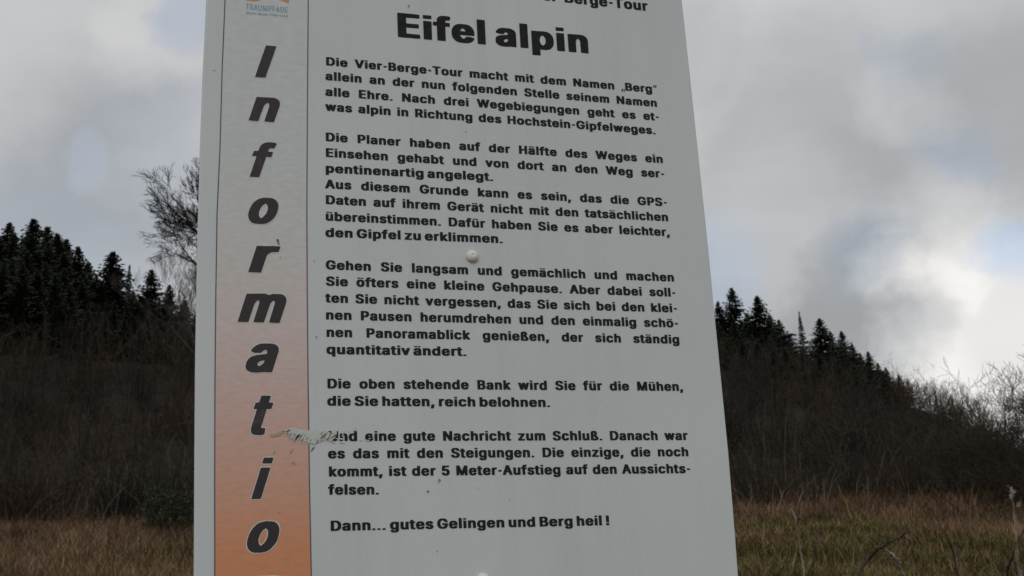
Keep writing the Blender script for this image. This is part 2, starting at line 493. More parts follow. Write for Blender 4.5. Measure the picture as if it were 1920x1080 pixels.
# pale canes that stand out against the thicket
def canes():
    tb = Tubes()
    for i in range(900):
        a = rnd.uniform(-.55, .6)
        s = rnd.uniform(27.5, 40) if i < 300 else 27.3 - 3.6 * min(max((.05 - a) / .25, 0), 1) - abs(rnd.gauss(0, 1.4))
        t = a * s
        p = wpos(s, t, -.05)
        L = rnd.uniform(.9, 2.6) if i < 300 else rnd.uniform(.35, 1.25); az = rnd.uniform(0, 6.28); bend = rnd.uniform(.1, .9)
        pts = []
        for k in range(5):
            u = k / 4
            pts.append(p + Vector((math.cos(az) * bend * L * u * u, math.sin(az) * bend * L * u * u, L * (u - .35 * bend * u * u))))
        g = rnd.uniform(.6, 1.4)
        tb.add(pts, [.008, .007, .006, .004, .001] if i < 300 else [.005, .005, .004, .003, .001], 3, (.13 * g, .11 * g, .09 * g) if i % 3 else (.10 * g, .065 * g, .045 * g))
    o = link_obj('pale_canes', tb.mesh('pale_canes'), None, attr_mat('dry cane', 0.85))
    tag(o, 'scattered pale dry canes arching out of the dark thicket', 'canes', None, 'stuff')
canes()

# ------------------------------------------------------------------ dry grass
def grass():
    n = 280000
    # more blades where they are seen: between 11 and 31 m
    s = np.concatenate([rng.uniform(10, 31.5, int(n * .80)), rng.uniform(1.0, 10, int(n * .14)), rng.uniform(-9, 1, int(n * .06))])
    n = len(s)
    a = rng.uniform(-.62, .66, n)
    t = np.where(s > 8, a * s, rng.uniform(-6, 6, n))
    x = s * FX + t * FY; y = s * FY - t * FX
    moss = vnoise(t * .32 + 40, s * .55, 5) * .6 + vnoise(t * .9, s * 1.6 + 9, 6) * .4
    aa = t / np.maximum(s, 1)
    edge = np.clip((s - 21 + 3 * vnoise(t * .6, s * 0 + 3, 8)) / 7, 0, 1)           # taller and drier towards the thicket
    left = np.clip((-aa - .05) / .3, 0, 1)
    dry = np.clip(-.15 * (aa > 0) + (vnoise(t * .4 + 7, s * .55, 12) * .7 + vnoise(t * 1.3, s * 1.1, 13) * .3 - .47) * 4 + edge * 1.3 + left * 1.5, .12, 1)
    green = (rng.uniform(0, 1, n) > dry * .97 + .02) 
    hgt = np.where(green, rng.uniform(.04, .14, n), rng.uniform(.06, .26, n) * (1 + edge * .6) * (.75 + .5 * moss))
    tall = rng.uniform(0, 1, n) < .02 * edge
    hgt = np.where(tall, rng.uniform(.5, 1.0, n), hgt)
    near = np.clip(s, 3, 30)
    w = np.where(green, .0042, .0024) * (0.5 + near / 16) * np.where(tall, .9, 1)
    straw = np.array([(.24, .155, .090), (.19, .120, .070), (.30, .215, .135), (.14, .09, .062), (.23, .125, .055)])
    gr = np.array([(.118, .108, .028), (.098, .094, .026), (.150, .120, .036), (.080, .084, .024)])
    patch = vnoise(t * .8 + 3, s * 1.1, 21)
    red = vnoise(t * .45, s * .9 + 31, 22)
    col = np.where(green[:, None], gr[rng.integers(0, 4, n)], straw[rng.integers(0, 5, n)])
    col = col * (0.35 + .75 * patch)[:, None] * rng.uniform(.6, 1.4, (n, 1))
    col = col * (1.22 - .30 * np.clip(.5 - aa * 2, 0, 1))[:, None]
    col[:, 1] *= 1 - .06 * red * (~green)
    z = ground(s, t) - .01
    P = np.stack([x, y, z], 1)
    az = rng.uniform(0, 2 * np.pi, n); lean = rng.uniform(.3, 1.5, n) * hgt
    side = np.stack([-np.sin(az), np.cos(az), np.zeros(n)], 1) * w[:, None]
    dirv = np.stack([np.cos(az) * lean, np.sin(az) * lean, hgt], 1)
    mid = P + dirv * np.array([.35, .35, .58])
    tip = P + dirv
    V = np.stack([P - side, P + side, mid + side * .7, mid - side * .7, tip], 1).reshape(-1, 3)
    T = np.array([[0, 1, 2], [0, 2, 3], [3, 2, 4]])
    for name, mask, lab in (('dry_grass', ~green, 'reddish brown dry winter grass spread over the meadow'), ('green_grass', green, 'low mossy green grass in patches between the dry grass')):
        idx = np.where(mask)[0]
        vv = V.reshape(-1, 5, 3)[idx].reshape(-1, 3)
        ff = ((np.arange(len(idx)) * 5)[:, None, None] + T[None]).reshape(-1, 3)
        cc = np.repeat(col[idx], 5, 0)
        me = tri_mesh(name, vv, ff, cc)
        o = link_obj(name, me, None, attr_mat(name.replace('_', ' ') + ' blades', 0.8))
        tag(o, lab, 'grass', None, 'stuff')
grass()

# ------------------------------------------------------------------ bare trees and shrubs
def grow(tb, p, d, L, r, depth, rg, col, curl=.25, up=.12, splits=(2, 3), ratio=.72, minr=.002, spread=.6):
    n = 4
    pts = [p.copy()]; q = p.copy(); dd = d.copy()
    for i in range(n):
        dd = (dd + Vector((rg.gauss(0, curl), rg.gauss(0, curl), rg.gauss(0, curl) + up)) * .35).normalized()
        q = q + dd * (L / n); pts.append(q.copy())
    rr = [max(minr * .6, r * (1 - .45 * i / n)) for i in range(n + 1)]
    if depth == 0: rr[-1] = minr * .3
    tb.add(pts, rr, 5 if r > .02 else 3 if depth == 0 else 4, col)
    if depth == 0: return
    k = rg.choice(splits)
    for j in range(k + (1 if depth > 1 else 2)):
        at = n if j < k else rg.randint(1, n - 1)
        ax = dd.orthogonal().normalized(); ax.rotate(Matrix.Rotation(rg.uniform(0, 6.28), 3, dd))
        ang = rg.uniform(.25, 1.0) * spread * (1.0 if j < k else 1.5)
        nd = (dd * math.cos(ang) + ax * math.sin(ang)).normalized()
        grow(tb, pts[at], nd, L * ratio * rg.uniform(.75, 1.15), rr[at] * (.75 if j < k else .5), depth - 1, rg, col, curl * 1.08, up, splits, ratio, minr, spread)

def bare_tree(name, s, px, top_py, seed, label, cat, col, trunk_frac=.3, depth=6, r0=.10, spread=.65, group=None, up=.12, ratio=.72, lean=(0, 0), thick=1.0, mains=5, curl=.25):
    a, el = st_of(px, top_py)
    t = a * s
    base = wpos(s, t, -.1)
    H = el * s - base.z
    e = empty(name, base, label, cat, group)
    rg = random.Random(seed)
    trunk = Tubes(); crown = Tubes()
    th = H * trunk_frac
    n = 5; pts = [Vector((lean[0] * th * i / n, lean[1] * th * i / n, th * i / n)) + Vector((rg.gauss(0, .02), rg.gauss(0, .02), 0)) * H * .2 for i in range(n + 1)]
    pts[0] = Vector((0, 0, 0))
    trunk.add(pts, [r0 * (1.25 - .45 * i / n) for i in range(n + 1)], 8, col)
    for j in range(mains):
        ang = rg.uniform(.25, .8) * (1.5 if trunk_frac > .5 else 1)
        az = j * 6.283 / mains + rg.uniform(-.4, .4)
        d = Vector((math.cos(az) * math.sin(ang), math.sin(az) * math.sin(ang), math.cos(ang)))
        grow(crown, pts[-1 if j % 3 else -2].copy(), d, H * (1 - trunk_frac) * .33, r0 * .6, depth - 1, rg, col, curl=curl, spread=spread, up=up, ratio=ratio, minr=.0035 * s / 40 * thick)
    zmax = max(v[2] for v in crown.v)
    k = (H - th) / (zmax - th)
    crown.v = [(v[0] * k, v[1] * k, th + (v[2] - th) * k) if v[2] > th - 10 else v for v in crown.v]
    # keep the fork joined to the trunk after scaling
    crown.v = [(x + pts[-1].x * (1 - k), y + pts[-1].y * (1 - k), z) for x, y, z in crown.v]
    link_obj('trunk', trunk.mesh('trunk'), e, bark_mat)
    link_obj('crown', crown.mesh('crown'), e, bark_mat)
    print(name, 'H', round(H, 2), 'tris', len(crown.f))
    return e

bare_tree('bare_tree', 44, 412, 300, 3, 'tall leafless tree half hidden behind the left edge of the sign', 'bare tree', (.022, .020, .017), .66, 6, .13, .62, up=.05, thick=2.5, mains=13, curl=.16)
bare_tree('bare_tree', 58, 372, 452, 8, 'smaller pale leafless tree below the tall bare one, left of the sign', 'bare tree', (.085, .072, .066), .2, 6, .06, .6, up=.28, thick=1.3, mains=4)
bare_tree('bare_tree', 62, 338, 520, 12, 'low leafless tree between the last spruce and the sign', 'bare tree', (.07, .058, .052), .2, 5, .05, .6, up=.3, thick=1.3)
for i, (px, py, s) in enumerate(((1715, 712, 68), (1738, 705, 60), (1768, 712, 56), (1795, 728, 54), (1690, 700, 66), (1820, 745, 50))):
    where = ('at the foot of the last spruces on the right skyline', 'tallest of the row on the right skyline', 'in the middle of the row on the right skyline',
             'where the right skyline dips before the hawthorn', 'in front of the last two spruces on the right', 'just left of the big tangled hawthorn')[i]
    bare_tree('bare_shrub', s, px, py, 30 + i, 'reddish brown leafless shrub ' + where, 'bare shrub', (.10, .065, .055), .08, 5, .04, .55, 'bare shrubs on the right skyline', up=.35, ratio=.75)

def hawthorn(px, s, top_py, seed, label, width, col, nmain=12, depth=4, cane=True):
    a, el = st_of(px, top_py)
    t = a * s
    base = wpos(s, t, -.08); H = el * s - base.z
    e = empty('hawthorn_shrub', base, label, 'bare shrub', 'tangled shrubs at the right edge')
    rg = random.Random(seed); tb = Tubes(); st = Tubes()
    for j in range(nmain):
        az = rg.uniform(0, 6.28); ang = rg.uniform(.05, width)
        d = Vector((math.cos(az) * math.sin(ang), math.sin(az) * math.sin(ang), math.cos(ang)))
        L = H * rg.uniform(.3, .52)
        p0 = Vector((math.cos(az), math.sin(az), 0)) * .05
        pts = [p0]; q = p0.copy(); dd = d.copy()
        for i in range(5):
            dd = (dd + Vector((rg.gauss(0, .12), rg.gauss(0, .12), rg.gauss(0, .1)))).normalized()
            q = q + dd * (L / 5); pts.append(q.copy())
        st.add(pts, [.018 - .0022 * i for i in range(6)], 6, col)
        for i in (1, 2, 3, 4, 5):
            for _ in range(2):
                ax = Vector((rg.gauss(0, 1), rg.gauss(0, 1), rg.gauss(0, .6))).normalized()
                nd = (dd * .9 + ax * .9).normalized()
                grow(tb, pts[i], nd, L * .42 * rg.uniform(.6, 1.3), .010, depth - 1, rg, col, curl=.5, up=.1, ratio=.70, minr=.0042, spread=.9)
    zmax = max(v[2] for v in tb.v); k = H / zmax
    for b in (tb, st): b.v = [(v[0] * k, v[1] * k, v[2] * k) for v in b.v]
    link_obj('stems', st.mesh('stems'), e, bark_mat); link_obj('twigs', tb.mesh('twigs'), e, bark_mat)
    print('hawthorn H', round(H, 2), len(tb.f))
hawthorn(1903, 24, 632, 5, 'tall tangled leafless hawthorn at the right edge of the photo', .75, (.055, .046, .036), 10)
hawthorn(1965, 21, 650, 6, 'leafless hawthorn mostly outside the right edge, its longest shoots leaning in', .85, (.05, .042, .034), 8)
hawthorn(1830, 27, 762, 9, 'lower rounded leafless hawthorn left of the tall tangled one', .9, (.055, .044, .034), 8)

# dark evergreen bramble at the foot of the thicket, left of the sign
def leafy_bush(px, py_base, s, size, label):
    a, el = st_of(px, py_base)
    base = wpos(s, a * s, -.05)
    e = empty('bramble_bush', base, label, 'bush')
    rg = np.random.default_rng(4)
    n = 5200
    d = rg.normal(size=(n, 3)); d /= np.linalg.norm(d, axis=1)[:, None]
    rr = rg.uniform(.3, 1.0, n) ** .5 * (1 + .25 * np.sin(d[:, 0] * 5 + 1) * np.sin(d[:, 2] * 6) + .15 * np.sin(d[:, 1] * 9))
    P = d * rr[:, None] * np.array([1.0, 1.0, .85]) * size + np.array([0, 0, size * .75])
    P = P[P[:, 2] > 0]; n = len(P)
    u = rg.normal(size=(n, 3)); u /= np.linalg.norm(u, axis=1)[:, None]
    v = np.cross(u, rg.normal(size=(n, 3))); v /= np.linalg.norm(v, axis=1)[:, None]
    L = rg.uniform(.02, .045, n)[:, None]
    V = np.stack([P, P + u * L * .5 + v * L * .35, P + u * L, P + u * L * .5 - v * L * .35], 1).reshape(-1, 3)
    T = ((np.arange(n) * 4)[:, None, None] + np.array([[0, 1, 2], [0, 2, 3]])[None]).reshape(-1, 3)
    c = np.array([.018, .026, .013])[None] * rg.uniform(.5, 1.8, (n, 1))
    link_obj('leaves', tri_mesh('leaves', V, T, np.repeat(c, 4, 0)), e, attr_mat('bramble leaves', .5, None, spec=.3))
    tb = Tubes(); r2 = random.Random(2)
    for i in range(26):
        az = r2.uniform(0, 6.28); R = size * r2.uniform(.6, 1.2)
        tb.add([(0, 0, 0), (math.cos(az) * R * .4, math.sin(az) * R * .4, size * 1.2), (math.cos(az) * R, math.sin(az) * R, size * r2.uniform(.6, 1.5))], [.008, .006, .002], 4, (.06, .04, .03))
    link_obj('stems', tb.mesh('stems'), e, bark_mat)
leafy_bush(316, 1012, 20.2, .46, 'dark leafy bramble bush at the foot of the thicket just left of the sign')

# ------------------------------------------------------------------ stalks near the viewer, right of the sign
stalk_mat = attr_mat('dry stalk', 0.8, 60.0, 0.25)
def path3(pts, s):
    """pixel polyline at distance s, the lower end carried down to the ground"""
    P = []
    for i, (px, py) in enumerate(pts):
        a, el = st_of(px, py)
        ss = s + .03 * math.sin(i * 2.1)
        x, y = to_xy(ss, a * ss)
        P.append(Vector((x, y, el * ss)))
    return P
def smooth_path(P, n=6):
    Q = []
    for i in range(len(P) - 1):
        p0 = P[max(i - 1, 0)]; p1 = P[i]; p2 = P[i + 1]; p3 = P[min(i + 2, len(P) - 1)]
        for k in range(n):
            t = k / n
            Q.append(.5 * ((2 * p1) + (p2 - p0) * t + (2 * p0 - 5 * p1 + 4 * p2 - p3) * t * t + (3 * p1 - p0 - 3 * p2 + p3) * t ** 3))
    Q.append(P[-1]); return Q
def stalk(name, label, cat, s, pts, w, col, branches=(), heads=(), group=None):
    """pts run from the tip down to the bottom of the picture; the stem then goes on into the ground"""
    P = path3(pts, s)
    d = (P[-1] - P[-2]); d.z = 0
    last = P[-1]
    g = gz(last.x * FX + last.y * FY, last.x * FY - last.y * FX)
    foot = Vector((last.x, last.y, g - .03)) + d.normalized() * min(.10, .10 * (last.z - g)) if d.length > 1e-6 else Vector((last.x, last.y, g - .03))
    e = empty(name, (foot.x, foot.y, foot.z + .03), label, cat, group)
    org = e.location.copy()
    tb = Tubes()
    Q = smooth_path(P, 7)
    q0 = Q[-1]; dq = (Q[-1] - Q[-2]).normalized() * .12
    for k in range(1, 9):
        u = k / 8
        c1 = q0 + dq
        Q.append(q0 * (1 - u) ** 2 + c1 * 2 * u * (1 - u) + foot * u * u)
    rg = random.Random(hash(label) % 1000 if False else len(label) * 7 + int(w * 1e5))
    Q = [q + Vector((rg.gauss(0, 1), rg.gauss(0, 1), 0)) * w * .5 for q in Q]
    n = len(Q)
    tb.add([q - org for q in Q], [w * (.35 + .65 * min(1, i / (n * .5))) for i in range(n)], 6, col)
    link_obj('stem', tb.mesh('stem'), e, stalk_mat)
    if branches:
        for bp in branches:
            b = Tubes(); BP = smooth_path(path3(bp, s), 5)
            b.add([q - org for q in BP], [w * .6 * (1 - .75 * i / (len(BP) - 1)) for i in range(len(BP))], 5, col)
            link_obj('side_branch', b.mesh('side_branch'), e, stalk_mat)
    for (hx, hy, hs) in heads:
        c = path3([(hx, hy)], s)[0] - org
        V = []; T = []; C = []
        for k in range(90):
            u = Vector((rg.gauss(0, .45), rg.gauss(0, .45), rg.gauss(0, .8))) * hs
            v = Vector((rg.gauss(0, 1), rg.gauss(0, 1), rg.gauss(0, 1))).normalized() * hs * .5
            x = Vector((rg.gauss(0, 1), rg.gauss(0, 1), rg.gauss(0, 1))).normalized() * hs * .3
            j = len(V); V += [tuple(c + u), tuple(c + u + v), tuple(c + u + x)]; T.append((j, j + 1, j + 2))
            gg = rg.uniform(.7, 1.1); C += [(.50 * gg, .42 * gg, .38 * gg)] * 3
        link_obj('seed_head', tri_mesh('seed_head', V, T, C), e, stalk_mat)
    return e
PALE = (.20, .165, .125); DARK = (.035, .028, .026); MID = (.16, .12, .085)
stalk('dry_stalk', 'upright dry stalk with fluffy white seed heads at the right edge', 'dry stalk', 4.2,
      [(1899, 925), (1901, 960), (1905, 1010), (1911, 1078)], .0030, PALE, [[(1908, 1000), (1905, 965), (1911, 950)], [(1911, 1078), (1914, 1075), (1917, 1071)]],
      [(1898, 922, .010), (1896, 931, .006), (1911, 947, .007), (1915, 1074, .007)])
stalk('bramble_cane', 'thick dark bramble cane arching up to the right below the thicket', 'bramble cane', 2.6,
      [(1702, 998), (1690, 1006), (1668, 1016), (1645, 1032), (1625, 1052), (1609, 1080)], .0030, DARK, [[(1690, 1006), (1697, 1008), (1704, 1012)]])
stalk('dry_stalk', 'short pale broken stalk with a bent tip beside the dark arching cane', 'dry stalk', 3.0,
      [(1662, 1032), (1668, 1035), (1676, 1041), (1686, 1056), (1695, 1082)], .0030, (.28, .24, .20), [[(1668, 1035), (1664, 1038), (1660, 1037)]])
stalk('bramble_cane', 'thin dark cane leaning left, its foot toward the right', 'bramble cane', 4.0,
      [(1744, 952), (1757, 975), (1772, 1003), (1787, 1033), (1795, 1082)], .0026, DARK, [[(1792, 1045), (1795, 1020), (1796, 1003)]])
stalk('bramble_cane', 'dark branching cane at the lower right corner behind the seed stalk', 'bramble cane', 3.2,
      [(1925, 985), (1912, 1008), (1902, 1035), (1892, 1060), (1886, 1084)], .0030, DARK, [[(1896, 1050), (1892, 1044), (1890, 1040)]])
stalk('dry_stalk', 'tall pale stalk with a curved tip, the third one right of the sign', 'dry stalk', 5.0,
      [(1473, 944), (1484, 955), (1491, 972), (1497, 1005), (1503, 1045), (1509, 1082)], .0036, PALE, [[(1491, 976), (1495, 968), (1497, 958)]])
stalk('dry_stalk', 'knobbly greyish stalk nearest the right edge of the sign', 'dry stalk', 5.0,
      [(1434, 950), (1433, 985), (1431, 1020), (1434, 1050), (1433, 1082)], .0034, MID, [[(1434, 1034), (1444, 1026), (1452, 1022)], [(1434, 1080), (1428, 1076), (1422, 1078)]])
stalk('bramble_cane', 'straight thin dark stem leaning slightly right, between two pale stalks', 'bramble cane', 4.4,
      [(1544, 950), (1538, 980), (1531, 1010), (1527, 1045), (1524, 1082)], .0024, (.05, .045, .035), [[(1528, 1035), (1523, 1033), (1519, 1030)]])
stalk('dry_stalk', 'short forked pale stalk below the tall one with a curved tip', 'dry stalk', 4.6,
      [(1498, 1020), (1492, 1038), (1487, 1062), (1486, 1082)], .0024, PALE, [[(1487, 1062), (1482, 1056), (1483, 1050)]])
stalk('dry_stalk', 'faint thin stalk left of the dark arching cane', 'dry stalk', 5.4,
      [(1607, 1010), (1602, 1030), (1600, 1055), (1601, 1082)], .0026, MID)
stalk('dry_stalk', 'thin upright stalk crossing the foot of the thin leaning cane', 'dry stalk', 4.8,
      [(1795, 1005), (1793, 1035), (1794, 1060), (1794, 1084)], .0028, MID)
stalk('dry_stalk', 'leaning thin pale stalk at the far left of the meadow', 'dry stalk', 17.0,
      [(50, 962), (52, 990), (55, 1020), (56, 1060)], .006, MID)
